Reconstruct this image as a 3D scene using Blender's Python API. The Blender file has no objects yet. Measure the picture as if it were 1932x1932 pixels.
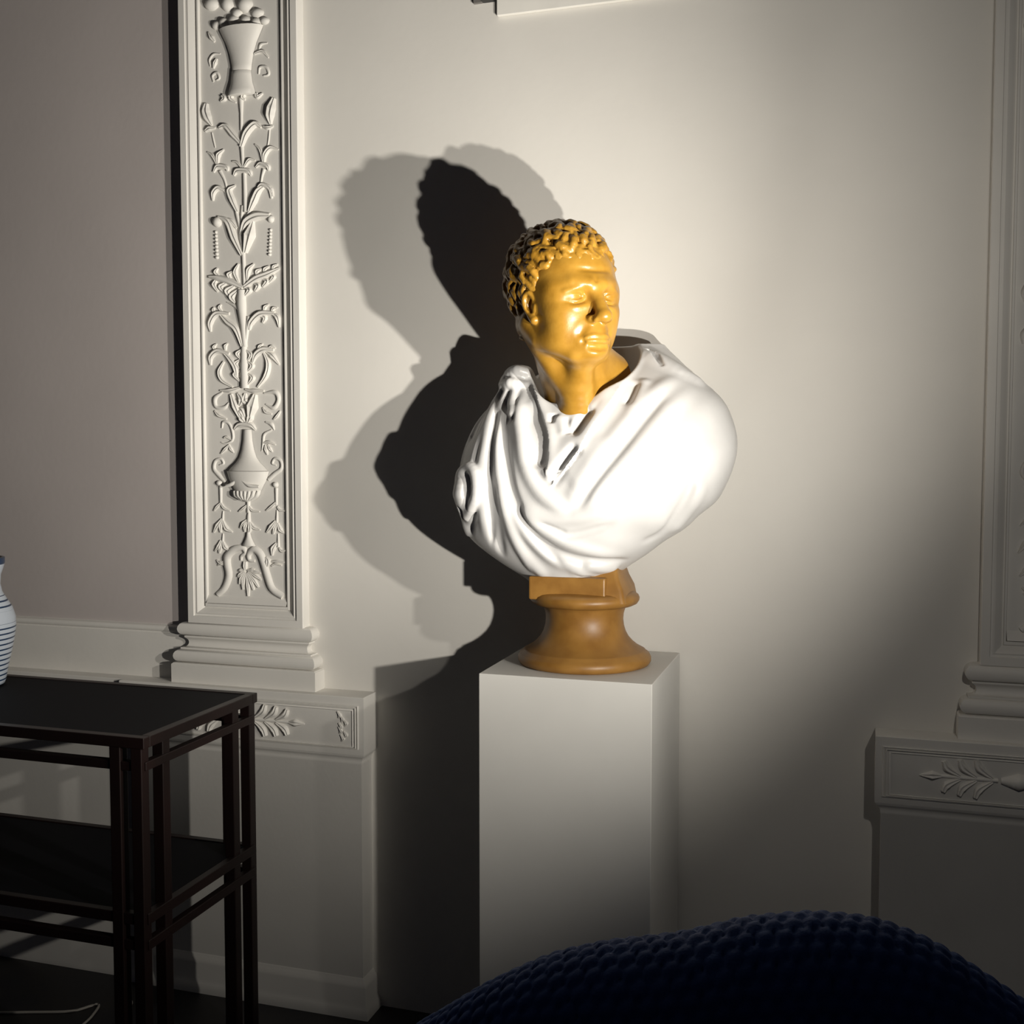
import bpy, bmesh, math, random
import numpy as np
from mathutils import Matrix, Vector
R = math.radians
scene = bpy.context.scene; COL = scene.collection
# ---------------------------------------------------------------- camera
cam = bpy.data.objects.new('camera', bpy.data.cameras.new('camera')); COL.objects.link(cam)
cam.location = (.496, -2.2186, 1.25); cam.rotation_euler = (R(90-3.23), 0, R(17.4))
cam.data.sensor_width = 36; cam.data.lens = 36*2080/1932; cam.data.clip_start = .02
scene.camera = cam
# ---------------------------------------------------------------- world, lights, exposure
world = bpy.data.worlds.new('world'); scene.world = world; world.use_nodes = True
world.node_tree.nodes['Background'].inputs[0].default_value = (.62, .66, 1, 1)
world.node_tree.nodes['Background'].inputs[1].default_value = .011
def spot(name, loc, aim, watts, deg, blend, col, rad=.011):
    l = bpy.data.lights.new(name, 'SPOT'); l.energy = watts; l.spot_size = R(deg); l.spot_blend = blend; l.color = col; l.shadow_soft_size = rad
    o = bpy.data.objects.new(name, l); COL.objects.link(o); o.location = loc
    o.rotation_euler = (Vector(aim)-Vector(loc)).to_track_quat('-Z', 'Y').to_euler()
    return o
LC = (1, .945, .85)
LA, LB = Vector((.760, -.856, 1.229)), Vector((.700, -1.112, 1.013))
spot('spotlight_upper', LA, LA+Vector((-.905, .140, .365)), 101, 105, 1, LC)
spot('spotlight_lower', LB, LB+Vector((-.779, .430, .435)), 77, 130, 1, LC)
spot('spotlight_upper_spill', LA, LA+Vector((-.25, 1, -.12)), 3.2, 160, .6, LC)   # stray light outside the beam of the same lamp
vs = scene.view_settings
vs.view_transform = 'Standard'; vs.look = 'None'; vs.gamma = 1; vs.exposure = 0.0; vs.use_curve_mapping = False
# ---------------------------------------------------------------- materials
def mat(name, col, rough=.6, metal=0, col2=None, scale=20, bump=0, bscale=120, spec=.5, detail=4, coat=0):
    m = bpy.data.materials.new(name); m.use_nodes = True; nt = m.node_tree; b = nt.nodes['Principled BSDF']
    b.inputs['Roughness'].default_value = rough; b.inputs['Metallic'].default_value = metal
    b.inputs['Specular IOR Level'].default_value = spec; b.inputs['Coat Weight'].default_value = coat
    tc = nt.nodes.new('ShaderNodeTexCoord')
    n = nt.nodes.new('ShaderNodeTexNoise'); n.inputs['Scale'].default_value = scale; n.inputs['Detail'].default_value = detail
    nt.links.new(tc.outputs['Object'], n.inputs['Vector'])
    rp = nt.nodes.new('ShaderNodeValToRGB'); rp.color_ramp.elements[0].position = .35; rp.color_ramp.elements[1].position = .65
    c2 = col2 or tuple(min(1, c*1.06) for c in col)
    rp.color_ramp.elements[0].color = (*col, 1); rp.color_ramp.elements[1].color = (*c2, 1)
    nt.links.new(n.outputs['Fac'], rp.inputs['Fac']); nt.links.new(rp.outputs['Color'], b.inputs['Base Color'])
    if bump:
        n2 = nt.nodes.new('ShaderNodeTexNoise'); n2.inputs['Scale'].default_value = bscale; n2.inputs['Detail'].default_value = 3
        nt.links.new(tc.outputs['Object'], n2.inputs['Vector'])
        bp = nt.nodes.new('ShaderNodeBump'); bp.inputs['Strength'].default_value = bump; bp.inputs['Distance'].default_value = .002
        nt.links.new(n2.outputs['Fac'], bp.inputs['Height']); nt.links.new(bp.outputs['Normal'], b.inputs['Normal'])
    return m
M = dict(
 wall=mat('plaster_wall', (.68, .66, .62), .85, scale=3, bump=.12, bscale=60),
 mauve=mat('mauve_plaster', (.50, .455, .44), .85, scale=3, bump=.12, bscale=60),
 trim=mat('painted_stucco', (.72, .70, .66), .6, scale=6, bump=.1, bscale=90),
 plinth=mat('plinth_paint', (.64, .63, .60), .6, scale=5, bump=.04, bscale=90),
 floor=mat('dark_floor', (.012, .012, .016), .5, col2=(.02, .018, .018), scale=8),
 head=mat('ochre_marble', (.275, .138, .015), .34, col2=(.36, .19, .026), scale=30, bump=.10, bscale=140, detail=6),
 hair=mat('ochre_marble_carved', (.275, .138, .015), .34, col2=(.36, .19, .026), scale=30, bump=.45, bscale=170, detail=6),
 socle=mat('brown_ochre_marble', (.225, .105, .020), .45, col2=(.30, .15, .032), scale=26, bump=.08, bscale=120, detail=6),
 toga=mat('white_glaze', (.57, .565, .56), .36, col2=(.62, .615, .61), scale=14, bump=.06, bscale=70),
 wood=mat('dark_lacquer_wood', (.006, .0025, .002), .45, col2=(.010, .0035, .003), scale=9),
 glass_top=mat('black_inset', (.004, .004, .006), .7, spec=.12),
 blue=mat('blue_knit', (.010, .050, .20), .75, col2=(.016, .066, .25), scale=18, bump=.3, bscale=400),
 panel=mat('white_panel', (.80, .78, .73), .6),
 dark=mat('dark_metal', (.02, .02, .02), .5),
 grey=mat('grey_metal', (.16, .15, .14), .5),
 wire=mat('pale_cable', (.35, .33, .30), .5),
)
def stripes():
    m = mat('striped_porcelain', (.40, .44, .50), .25); nt = m.node_tree; b = nt.nodes['Principled BSDF']
    tc = nt.nodes.new('ShaderNodeTexCoord'); sp = nt.nodes.new('ShaderNodeSeparateXYZ'); nt.links.new(tc.outputs['Object'], sp.inputs[0])
    def math_(op, a, bb=None):
        n = nt.nodes.new('ShaderNodeMath'); n.operation = op
        for i, v in enumerate((a, bb)):
            if v is None: continue
            if isinstance(v, (int, float)): n.inputs[i].default_value = v
            else: nt.links.new(v, n.inputs[i])
        return n.outputs[0]
    fr = math_('FRACT', math_('MULTIPLY', sp.outputs['Z'], 1/.0112))
    s = math_('LESS_THAN', fr, .30); lo = math_('LESS_THAN', sp.outputs['Z'], .135)
    band = math_('MULTIPLY', math_('GREATER_THAN', sp.outputs['Z'], .160), math_('LESS_THAN', sp.outputs['Z'], .192))
    rim = math_('GREATER_THAN', sp.outputs['Z'], .258)
    f = math_('MINIMUM', math_('ADD', math_('MULTIPLY', s, math_('ADD', lo, band)), rim), 1)
    mx = nt.nodes.new('ShaderNodeMixRGB'); nt.links.new(f, mx.inputs[0]); mx.inputs[1].default_value = (.40, .44, .50, 1); mx.inputs[2].default_value = (.012, .03, .07, 1)
    nt.links.new(mx.outputs[0], b.inputs['Base Color'])
    return m
M['vase'] = stripes()
# ---------------------------------------------------------------- object helpers
def tag(o, label=None, cat=None, group=None, kind=None):
    for k, v in (('label', label), ('category', cat), ('group', group), ('kind', kind)):
        if v: o[k] = v
    return o
def empty(name, loc=(0, 0, 0), parent=None):
    o = bpy.data.objects.new(name, None); COL.objects.link(o); o.location = loc; o.parent = parent; o.empty_display_size = .05
    return o
def link(name, me, m, parent=None, loc=(0, 0, 0), smooth=False):
    if m and not me.materials: me.materials.append(M[m])
    if smooth: me.shade_smooth()
    o = bpy.data.objects.new(name, me); COL.objects.link(o); o.location = loc; o.parent = parent
    return o
def pyd(name, v, f, m, parent=None, loc=(0, 0, 0), smooth=False):
    me = bpy.data.meshes.new(name); me.from_pydata([tuple(map(float, p)) for p in v], [], [tuple(map(int, q)) for q in f]); me.update()
    bm = bmesh.new(); bm.from_mesh(me); bmesh.ops.recalc_face_normals(bm, faces=bm.faces); bm.to_mesh(me); bm.free()
    return link(name, me, m, parent, loc, smooth)
def big(name, v, q, m, parent=None):
    me = bpy.data.meshes.new(name); n = len(q)
    me.vertices.add(len(v)); me.vertices.foreach_set('co', np.asarray(v, 'f4').ravel())
    me.loops.add(n*4); me.loops.foreach_set('vertex_index', np.asarray(q, 'i4').ravel())
    me.polygons.add(n); me.polygons.foreach_set('loop_start', np.arange(n, dtype='i4')*4)
    me.update(calc_edges=True); me.validate()
    return link(name, me, m, parent, smooth=True)
def box(name, lo, hi, m, parent=None, bev=0, base=(0, 0, 0)):
    bm = bmesh.new(); bmesh.ops.create_cube(bm, size=1)
    c = [(a+b)/2 for a, b in zip(lo, hi)]; s = [b-a for a, b in zip(lo, hi)]
    for v in bm.verts: v.co = Vector([v.co[i]*s[i]+c[i]-base[i] for i in range(3)])
    if bev: bmesh.ops.bevel(bm, geom=bm.edges[:], offset=bev, segments=2, affect='EDGES', profile=.5)
    me = bpy.data.meshes.new(name); bm.to_mesh(me); bm.free()
    return link(name, me, m, parent)
def lathe(name, prof, m, parent=None, loc=(0, 0, 0), n=64, cap=True):
    v = []; f = []
    for r, z in prof:
        for i in range(n): a = 2*math.pi*i/n; v.append((r*math.cos(a), r*math.sin(a), z))
    for j in range(len(prof)-1):
        for i in range(n): f.append((j*n+i, j*n+(i+1) % n, (j+1)*n+(i+1) % n, (j+1)*n+i))
    if cap: f.append(tuple(range(n))); f.append(tuple((len(prof)-1)*n+i for i in range(n)))
    return pyd(name, v, f, m, parent, loc, True)
def catmull(pts, vals, sub):
    P = [np.array(p, float) for p in pts]; out = []; ov = []
    P = [2*P[0]-P[1]]+P+[2*P[-1]-P[-2]]; V = [vals[0]]+list(vals)+[vals[-1]]
    for i in range(1, len(P)-2):
        for k in range(sub):
            t = k/sub; a, b, c, d = P[i-1:i+3]
            out.append(.5*((2*b)+(-a+c)*t+(2*a-5*b+4*c-d)*t*t+(-a+3*b-3*c+d)*t**3))
            ov.append(V[i]+(V[i+1]-V[i])*t)
    out.append(P[-2]); ov.append(V[-2])
    return out, ov
def smooth_obj(o, deg=35):
    o.data.shade_smooth()
    try: o.data.set_sharp_from_angle(angle=R(deg))
    except Exception: pass
    return o

RELIEF = [
 ('leaf',[(-0.0472,2.0409),(-0.0417,2.0332),(-0.0516,2.0281)],(0.0042,0.0051,0.0014)),
 ('leaf',[(-0.022,2.0409),(-0.025,2.0316),(-0.0126,2.0221)],(0.0042,0.0051,0.0014)),
 ('leaf',[(0.0085,2.0404),(0.0056,2.0311),(0.011,2.0259)],(0.0042,0.0051,0.0019)),
 ('leaf',[(0.0387,2.0376),(0.0413,2.029),(0.0551,2.036)],(0.0035,0.0042,0.0014)),
 ('leaf',[(-0.0648,2.1604),(-0.0716,2.1695),(-0.0798,2.1824)],(0.0023,0.0051,0.0014)),
 ('scroll',[(-0.0769,2.1076),(-0.0789,2.1222),(-0.068,2.1338),(-0.0512,2.1326)],(0.0019,0.0032,0.0016)),
 ('leaf',[(-0.0598,2.1227),(-0.0642,2.1135),(-0.0686,2.1019)],(0.0019,0.0042,0.0012)),
 ('scroll',[(-0.0691,2.0731),(-0.0722,2.0866),(-0.0603,2.0922),(-0.0544,2.0801),(-0.062,2.076)],(0.0023,0.0035,0.0019)),
 ('scroll',[(0.0455,2.1271),(0.0512,2.1419),(0.0676,2.1437)],(0.0019,0.0035,0.0016)),
 ('leaf',[(0.0345,2.1231),(0.0564,2.126),(0.0698,2.1116)],(0.0019,0.0039,0.0012)),
 ('scroll',[(0.0448,2.0786),(0.0483,2.0932),(0.0641,2.0916),(0.0699,2.0761),(0.057,2.0738)],(0.0021,0.0037,0.0021)),
 ('stem',[(-0.0,2.0293),(0.0,1.9957),(-0.0005,1.9598)],(0.0056,0.0035,0.0032)),
 ('stem',[(-0.0001,1.9357),(0.0009,1.9092),(0.0026,1.8778)],(0.0051,0.0037,0.0035)),
 ('stem',[(0.0058,1.8679),(0.0065,1.8269),(0.0072,1.7804)],(0.0042,0.0044,0.0051)),
 ('leaf',[(-0.0883,2.0266),(-0.09,2.0098),(-0.0846,1.9936),(-0.075,1.977)],(0.0042,0.0107,0.0023)),
 ('leaf',[(0.0822,2.0228),(0.0751,2.0021),(0.0721,1.9846),(0.0738,1.9666)],(0.0042,0.0116,0.0023)),
 ('leaf',[(-0.0922,1.9664),(-0.0807,1.9715),(-0.0666,1.9707)],(0.0028,0.0051,0.0019)),
 ('leaf',[(0.0541,1.9642),(0.0663,1.9601),(0.08,1.9625)],(0.0023,0.0046,0.0016)),
 ('leaf',[(-0.0016,1.9311),(-0.0207,1.9519),(-0.0399,1.9728),(-0.0568,1.9706)],(0.0037,0.007,0.0023)),
 ('leaf',[(-0.0011,1.9238),(0.0126,1.9527),(0.035,1.9711),(0.05,1.9627)],(0.0042,0.0083,0.0023)),
 ('stem',[(-0.0753,1.9613),(-0.0713,1.944),(-0.0674,1.9279)],(0.0019,0.0021,0.0016)),
 ('stem',[(0.0704,1.9585),(0.0682,1.9373),(0.0644,1.9173)],(0.0019,0.0021,0.0016)),
 ('leaf',[(-0.0873,1.9198),(-0.0733,1.9102),(-0.0632,1.8912)],(0.0014,0.0039,0.0023)),
 ('leaf',[(-0.045,1.922),(-0.0592,1.9103),(-0.061,1.891)],(0.0014,0.0051,0.0023)),
 ('leaf',[(-0.0726,1.8737),(-0.0611,1.8862),(-0.0386,1.8821),(-0.036,1.8734)],(0.0019,0.006,0.0019)),
 ('stem',[(-0.0556,1.8749),(-0.0447,1.8547),(-0.0389,1.8336)],(0.0042,0.0028,0.0023)),
 ('leaf',[(0.0338,1.927),(0.0479,1.9127),(0.0543,1.8859)],(0.0014,0.0037,0.0023)),
 ('leaf',[(0.0921,1.9111),(0.0725,1.916),(0.0587,1.9023),(0.0557,1.8834)],(0.0014,0.006,0.0023)),
 ('leaf',[(0.035,1.8765),(0.0474,1.8835),(0.0652,1.8767),(0.0678,1.8669)],(0.0019,0.006,0.0019)),
 ('stem',[(0.0555,1.8714),(0.0498,1.8551),(0.0462,1.8361)],(0.0042,0.0028,0.0023)),
 ('leaf',[(-0.0244,1.8943),(-0.0105,1.8903),(0.0009,1.8767)],(0.0014,0.0032,0.0021)),
 ('leaf',[(0.0338,1.8917),(0.02,1.8938),(0.006,1.8787)],(0.0014,0.0042,0.0021)),
 ('leaf',[(-0.0207,1.8626),(-0.0108,1.8728),(0.0169,1.8695),(0.0237,1.8594)],(0.0023,0.007,0.0023)),
 ('leaf',[(-0.0751,1.8105),(-0.0734,1.8275),(-0.0605,1.8383),(-0.0451,1.8316)],(0.0019,0.0065,0.0023)),
 ('stem',[(-0.0506,1.8357),(-0.0328,1.8126),(-0.0151,1.7818)],(0.0023,0.0023,0.0023)),
 ('leaf',[(-0.0169,1.8406),(-0.0325,1.8308),(-0.0244,1.8072),(-0.0123,1.7817)],(0.0019,0.0074,0.0032)),
 ('leaf',[(0.0737,1.8054),(0.0699,1.8273),(0.0509,1.837),(0.0384,1.8283)],(0.0019,0.006,0.0023)),
 ('leaf',[(0.0577,1.8353),(0.0411,1.8245),(0.0297,1.8036),(0.0169,1.7798)],(0.0023,0.0088,0.0032)),
 ('leaf',[(0.0618,1.8326),(0.0727,1.8259),(0.0779,1.81)],(0.0014,0.0042,0.0014)),
 ('stem',[(-0.0204,1.7963),(-0.0125,1.7691),(-0.006,1.7396)],(0.0032,0.0042,0.0032)),
 ('stem',[(-0.0003,1.795),(-0.0024,1.7734),(-0.0039,1.7444)],(0.0032,0.0037,0.0032)),
 ('stem',[(0.0218,1.7936),(0.0141,1.7747),(0.0082,1.7533)],(0.0032,0.0042,0.0032)),
 ('leaf',[(-0.063,1.7735),(-0.0378,1.761),(-0.0216,1.7235),(-0.0026,1.686)],(0.0032,0.0083,0.0037)),
 ('leaf',[(-0.0517,1.7704),(-0.0294,1.7629),(-0.0151,1.7462)],(0.0019,0.0046,0.0023)),
 ('leaf',[(-0.0047,1.7323),(0.0096,1.7581),(0.0375,1.7696),(0.0691,1.7689)],(0.0037,0.0102,0.0046)),
 ('leaf',[(0.0263,1.7595),(0.0175,1.7286),(0.0058,1.6904)],(0.0032,0.0121,0.0042)),
 ('stem',[(-0.0073,1.7446),(-0.0049,1.7201),(-0.0003,1.6907)],(0.0037,0.0046,0.0037)),
 ('stem',[(0.0003,1.6907),(0.0014,1.6542),(0.0024,1.6151)],(0.0042,0.0042,0.0042)),
 ('leaf',[(-0.0023,1.6141),(-0.0344,1.629),(-0.0653,1.6377),(-0.088,1.6413)],(0.0042,0.0079,0.0028)),
 ('leaf',[(0.0019,1.6152),(0.0327,1.632),(0.0632,1.641),(0.0921,1.6522)],(0.0042,0.0079,0.0023)),
 ('leaf',[(-0.0682,1.6354),(-0.0741,1.6234),(-0.0659,1.6071)],(0.0023,0.006,0.0019)),
 ('leaf',[(-0.0429,1.6269),(-0.0572,1.6177),(-0.0489,1.6051)],(0.0023,0.0065,0.0019)),
 ('leaf',[(-0.0233,1.6187),(-0.0404,1.6072),(-0.0322,1.5921)],(0.0028,0.0074,0.0023)),
 ('leaf',[(-0.0094,1.6108),(-0.0293,1.5945),(-0.0211,1.5795)],(0.0028,0.0074,0.0023)),
 ('leaf',[(0.0074,1.6125),(0.0157,1.6072),(0.0044,1.5955)],(0.0023,0.006,0.0023)),
 ('leaf',[(0.027,1.6213),(0.038,1.616),(0.0295,1.6042)],(0.0023,0.006,0.0023)),
 ('leaf',[(0.0493,1.63),(0.0602,1.6247),(0.049,1.6131)],(0.0023,0.0056,0.0023)),
 ('leaf',[(0.0687,1.6376),(0.0769,1.6336),(0.0657,1.622)],(0.0019,0.0046,0.0019)),
 ('leaf',[(-0.0596,1.6399),(-0.0708,1.6503),(-0.0649,1.6598)],(0.0019,0.0046,0.0014)),
 ('leaf',[(-0.0315,1.6313),(-0.0369,1.6438),(-0.0256,1.6506)],(0.0023,0.0051,0.0019)),
 ('leaf',[(-0.012,1.6255),(-0.02,1.6479),(-0.0113,1.667)],(0.0023,0.0051,0.0014)),
 ('leaf',[(0.0104,1.627),(0.0136,1.6511),(0.0277,1.665)],(0.0023,0.0051,0.0014)),
 ('leaf',[(0.0355,1.6355),(0.0357,1.6476),(0.0469,1.6532)],(0.0019,0.0046,0.0014)),
 ('leaf',[(0.055,1.6419),(0.0551,1.6516),(0.0662,1.6583)],(0.0019,0.0042,0.0014)),
 ('leaf',[(0.0743,1.6482),(0.0772,1.6565),(0.0868,1.6609)],(0.0019,0.0037,0.0014)),
 ('stem',[(-0.0052,1.6081),(-0.0058,1.574),(-0.0018,1.5249),(0.0012,1.4806)],(0.0093,0.0107,0.007,0.006)),
 ('leaf',[(-0.0859,1.5177),(-0.0864,1.5375),(-0.0695,1.5579),(-0.037,1.5568)],(0.0019,0.0074,0.0028)),
 ('leaf',[(-0.0638,1.5602),(-0.0415,1.5385),(-0.0192,1.5205),(-0.0044,1.482)],(0.0028,0.0079,0.0032)),
 ('leaf',[(0.0138,1.5182),(0.0188,1.5352),(0.0427,1.5538),(0.0785,1.5537)],(0.0019,0.0083,0.0032)),
 ('leaf',[(0.0675,1.5554),(0.0852,1.5438),(0.089,1.5219)],(0.0023,0.006,0.0014)),
 ('leaf',[(0.0343,1.5505),(0.0536,1.5449),(0.0479,1.533)],(0.0023,0.0051,0.0019)),
 ('stem',[(-0.0101,1.5643),(-0.024,1.5747),(-0.0436,1.5828)],(0.0046,0.0042,0.0014)),
 ('stem',[(0.012,1.5489),(0.0074,1.5197),(0.0027,1.4855)],(0.0042,0.0046,0.0032)),
 ('leaf',[(-0.0695,1.5579),(-0.0779,1.5657),(-0.075,1.5729)],(0.0019,0.0037,0.0012)),
 ('leaf',[(-0.0553,1.5611),(-0.0622,1.5712),(-0.0578,1.5784)],(0.0019,0.0037,0.0012)),
 ('leaf',[(0.051,1.5572),(0.0539,1.568),(0.0637,1.5737)],(0.0019,0.0037,0.0012)),
 ('leaf',[(0.0703,1.5565),(0.0759,1.5647),(0.0855,1.5656)],(0.0019,0.0037,0.0012)),
 ('leaf',[(-0.0873,1.4421),(-0.0861,1.4607),(-0.0681,1.4739),(-0.0385,1.4669)],(0.0019,0.007,0.0028)),
 ('leaf',[(-0.0568,1.4736),(-0.0345,1.452),(-0.0221,1.432),(-0.0204,1.4123)],(0.0023,0.007,0.0028)),
 ('leaf',[(0.0202,1.4446),(0.0302,1.4639),(0.0498,1.4744),(0.0746,1.4725)],(0.0019,0.0079,0.0028)),
 ('leaf',[(0.0553,1.4694),(0.0717,1.4592),(0.0879,1.4394)],(0.0023,0.006,0.0014)),
 ('leaf',[(0.0497,1.4671),(0.0604,1.4424),(0.0545,1.4157),(0.0333,1.3904)],(0.0023,0.0065,0.0019)),
 ('leaf',[(-0.0529,1.45),(-0.0647,1.428),(-0.0579,1.408),(-0.0312,1.3915)],(0.0019,0.0056,0.0019)),
 ('leaf',[(-0.071,1.4727),(-0.078,1.4828),(-0.0707,1.4901)],(0.0019,0.0037,0.0012)),
 ('leaf',[(-0.0482,1.4746),(-0.0481,1.4845),(-0.0423,1.4905)],(0.0019,0.0037,0.0012)),
 ('leaf',[(0.0359,1.4699),(0.0388,1.4808),(0.0472,1.4867)],(0.0019,0.0037,0.0012)),
 ('leaf',[(0.0609,1.4741),(0.0692,1.48),(0.0788,1.4761)],(0.0019,0.0037,0.0012)),
 ('stem',[(-0.0016,1.4832),(-0.0009,1.4389),(-0.0002,1.3885)],(0.006,0.0093,0.0093)),
 ('leaf',[(-0.0059,1.4759),(-0.0173,1.4664),(-0.0091,1.4539)],(0.0019,0.0051,0.0019)),
 ('leaf',[(-0.0091,1.4539),(-0.0219,1.4443),(-0.0122,1.4318)],(0.0019,0.0051,0.0019)),
 ('leaf',[(-0.0123,1.4293),(-0.0251,1.4198),(-0.0126,1.4047)],(0.0019,0.0051,0.0019)),
 ('leaf',[(0.0053,1.4732),(0.0177,1.463),(0.0091,1.451)],(0.0019,0.0051,0.0019)),
 ('leaf',[(0.0077,1.4486),(0.0201,1.4385),(0.0087,1.4264)],(0.0019,0.0051,0.0019)),
 ('leaf',[(0.0087,1.4215),(0.0211,1.4115),(0.0083,1.3969)],(0.0019,0.0051,0.0019)),
 ('leaf',[(-0.064,1.3846),(-0.0384,1.3841),(-0.0129,1.3899)],(0.0019,0.0051,0.0023)),
 ('leaf',[(0.0011,1.386),(0.0235,1.3819),(0.0485,1.3815)],(0.0023,0.0051,0.0019)),
 ('scroll',[(-0.0583,1.3807),(-0.0771,1.3673),(-0.0746,1.3474),(-0.0532,1.3459),(-0.0422,1.3569)],(0.0023,0.0051,0.0042,0.0046,0.0019)),
 ('scroll',[(0.0484,1.3766),(0.0775,1.3781),(0.0847,1.3614),(0.0729,1.344),(0.0522,1.3521)],(0.0023,0.0056,0.0046,0.0051,0.0019)),
 ('leaf',[(-0.0357,1.3754),(-0.0248,1.3481),(-0.0112,1.3207)],(0.0032,0.007,0.0037)),
 ('leaf',[(0.0261,1.3745),(0.0187,1.3475),(0.0113,1.3193)],(0.0046,0.0121,0.0042)),
 ('leaf',[(-0.0187,1.3777),(-0.0077,1.3627),(-0.0135,1.3504)],(0.0023,0.0079,0.0028)),
 ('leaf',[(0.001,1.3774),(0.0007,1.3601),(0.0146,1.3525)],(0.0023,0.0079,0.0028)),
 ('leaf',[(-0.0193,1.343),(-0.0081,1.338),(0.0001,1.3206)],(0.0023,0.007,0.0028)),
 ('leaf',[(-0.079,1.3387),(-0.0678,1.3286),(-0.048,1.3198)],(0.0014,0.0042,0.0014)),
 ('leaf',[(0.0452,1.3448),(0.0534,1.3349),(0.0672,1.3298)],(0.0014,0.0042,0.0014)),
 ('leaf',[(0.0893,1.3369),(0.0809,1.3248),(0.0725,1.3175)],(0.0014,0.0032,0.0014)),
 ('leaf',[(-0.0285,1.2963),(-0.0142,1.3062),(0.0139,1.306),(0.0263,1.2948)],(0.0023,0.0074,0.0023)),
 ('leaf',[(-0.0138,1.3322),(-0.0083,1.3197),(-0.0,1.311)],(0.0032,0.007,0.0032)),
 ('leaf',[(0.0199,1.3343),(0.0128,1.322),(0.007,1.311)],(0.0032,0.0074,0.0032)),
 ('scroll',[(-0.0504,1.1729),(-0.0701,1.1915),(-0.0828,1.2065),(-0.0787,1.2248),(-0.0643,1.2291),(-0.0582,1.2191),(-0.0683,1.2153)],(0.0042,0.0046,0.0042,0.0037,0.0032,0.0028,0.0019)),
 ('scroll',[(0.0568,1.1825),(0.0736,1.1967),(0.0904,1.2086),(0.0884,1.2253),(0.0741,1.2307),(0.067,1.2196),(0.0767,1.2154)],(0.0042,0.0046,0.0042,0.0037,0.0032,0.0028,0.0019)),
 ('scroll',[(-0.0611,1.299),(-0.0572,1.3132),(-0.0425,1.3096),(-0.0334,1.2902),(-0.0346,1.2715),(-0.0532,1.2641),(-0.0637,1.2673)],(0.0019,0.0032,0.0032,0.0032,0.0028,0.0023,0.0014)),
 ('leaf',[(-0.0418,1.2616),(-0.052,1.2516),(-0.0641,1.2409)],(0.0016,0.0035,0.0009)),
 ('leaf',[(-0.0433,1.2616),(-0.0377,1.2516),(-0.0308,1.2434)],(0.0016,0.0035,0.0009)),
 ('leaf',[(-0.0374,1.2728),(-0.0487,1.279),(-0.0558,1.2766)],(0.0014,0.0028,0.0012)),
 ('scroll',[(0.0517,1.3124),(0.0668,1.3064),(0.0728,1.2941)],(0.0023,0.0046,0.0014)),
 ('scroll',[(0.0667,1.2946),(0.0477,1.2848),(0.044,1.2639),(0.0404,1.2466)],(0.0023,0.0032,0.0028,0.0014)),
 ('leaf',[(0.0441,1.2656),(0.0608,1.2671),(0.0759,1.2614)],(0.0019,0.0037,0.0012)),
 ('leaf',[(0.051,1.2614),(0.0522,1.2504),(0.0554,1.2385)],(0.0016,0.0037,0.0009)),
 ('leaf',[(0.0565,1.2614),(0.0619,1.2528),(0.0682,1.2449)],(0.0016,0.0035,0.0009)),
 ('swag',[(-0.0434,1.1679),(-0.0291,1.1731),(-0.0119,1.1852)],(0.0032,0.0042,0.0019)),
 ('swag',[(-0.0006,1.1813),(0.0189,1.1698),(0.0427,1.1675)],(0.0019,0.0042,0.0028)),
 ('stem',[(-0.0668,1.169),(-0.0666,1.1476),(-0.0669,1.1263)],(0.0037,0.0035,0.003)),
 ('leaf',[(-0.0669,1.128),(-0.0757,1.1199),(-0.0842,1.1102)],(0.0023,0.0032,0.0012)),
 ('leaf',[(-0.066,1.1281),(-0.0571,1.1171),(-0.0423,1.1108)],(0.0023,0.0032,0.0012)),
 ('stem',[(-0.0609,1.11),(-0.062,1.0949),(-0.0634,1.0823)],(0.0019,0.0028,0.0032)),
 ('leaf',[(-0.0638,1.0924),(-0.075,1.0771),(-0.0862,1.0604)],(0.0023,0.0051,0.0014)),
 ('leaf',[(-0.0621,1.0886),(-0.0521,1.07),(-0.0374,1.0628)],(0.0023,0.0051,0.0014)),
 ('leaf',[(-0.0639,1.0873),(-0.067,1.0747),(-0.0672,1.0608)],(0.0023,0.0046,0.0014)),
 ('stem',[(-0.0618,1.0584),(-0.0629,1.0445),(-0.0642,1.0319)],(0.0019,0.0028,0.0037)),
 ('leaf',[(-0.0669,1.0432),(-0.0729,1.0291),(-0.0832,1.0175)],(0.0023,0.0046,0.0014)),
 ('leaf',[(-0.0618,1.0395),(-0.0557,1.0271),(-0.045,1.0193)],(0.0023,0.0046,0.0014)),
 ('leaf',[(-0.0648,1.0344),(-0.0687,1.0242),(-0.0717,1.0128)],(0.0023,0.0042,0.0014)),
 ('stem',[(0.0046,1.1348),(0.0044,1.1211),(0.0042,1.1074)],(0.0046,0.0042,0.0037)),
 ('leaf',[(0.0013,1.124),(-0.0073,1.1172),(-0.0196,1.1095)],(0.0023,0.0032,0.0012)),
 ('leaf',[(0.0077,1.1212),(0.0166,1.1126),(0.0334,1.1104)],(0.0023,0.0032,0.0012)),
 ('stem',[(0.0059,1.1087),(0.0051,1.0987),(0.005,1.0862)],(0.0032,0.0042,0.0051)),
 ('leaf',[(0.0008,1.0911),(-0.0078,1.0834),(-0.0165,1.072)],(0.0023,0.0042,0.0014)),
 ('leaf',[(0.0027,1.0874),(-0.0031,1.076),(-0.0044,1.0635)],(0.0023,0.0046,0.0014)),
 ('leaf',[(0.01,1.085),(0.0189,1.074),(0.0342,1.0693)],(0.0023,0.0042,0.0014)),
 ('leaf',[(0.0072,1.0875),(0.009,1.0738),(0.006,1.0625)],(0.0028,0.0051,0.0023)),
 ('stem',[(0.0765,1.1642),(0.0763,1.1469),(0.076,1.1259)],(0.0037,0.0032,0.0028)),
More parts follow.
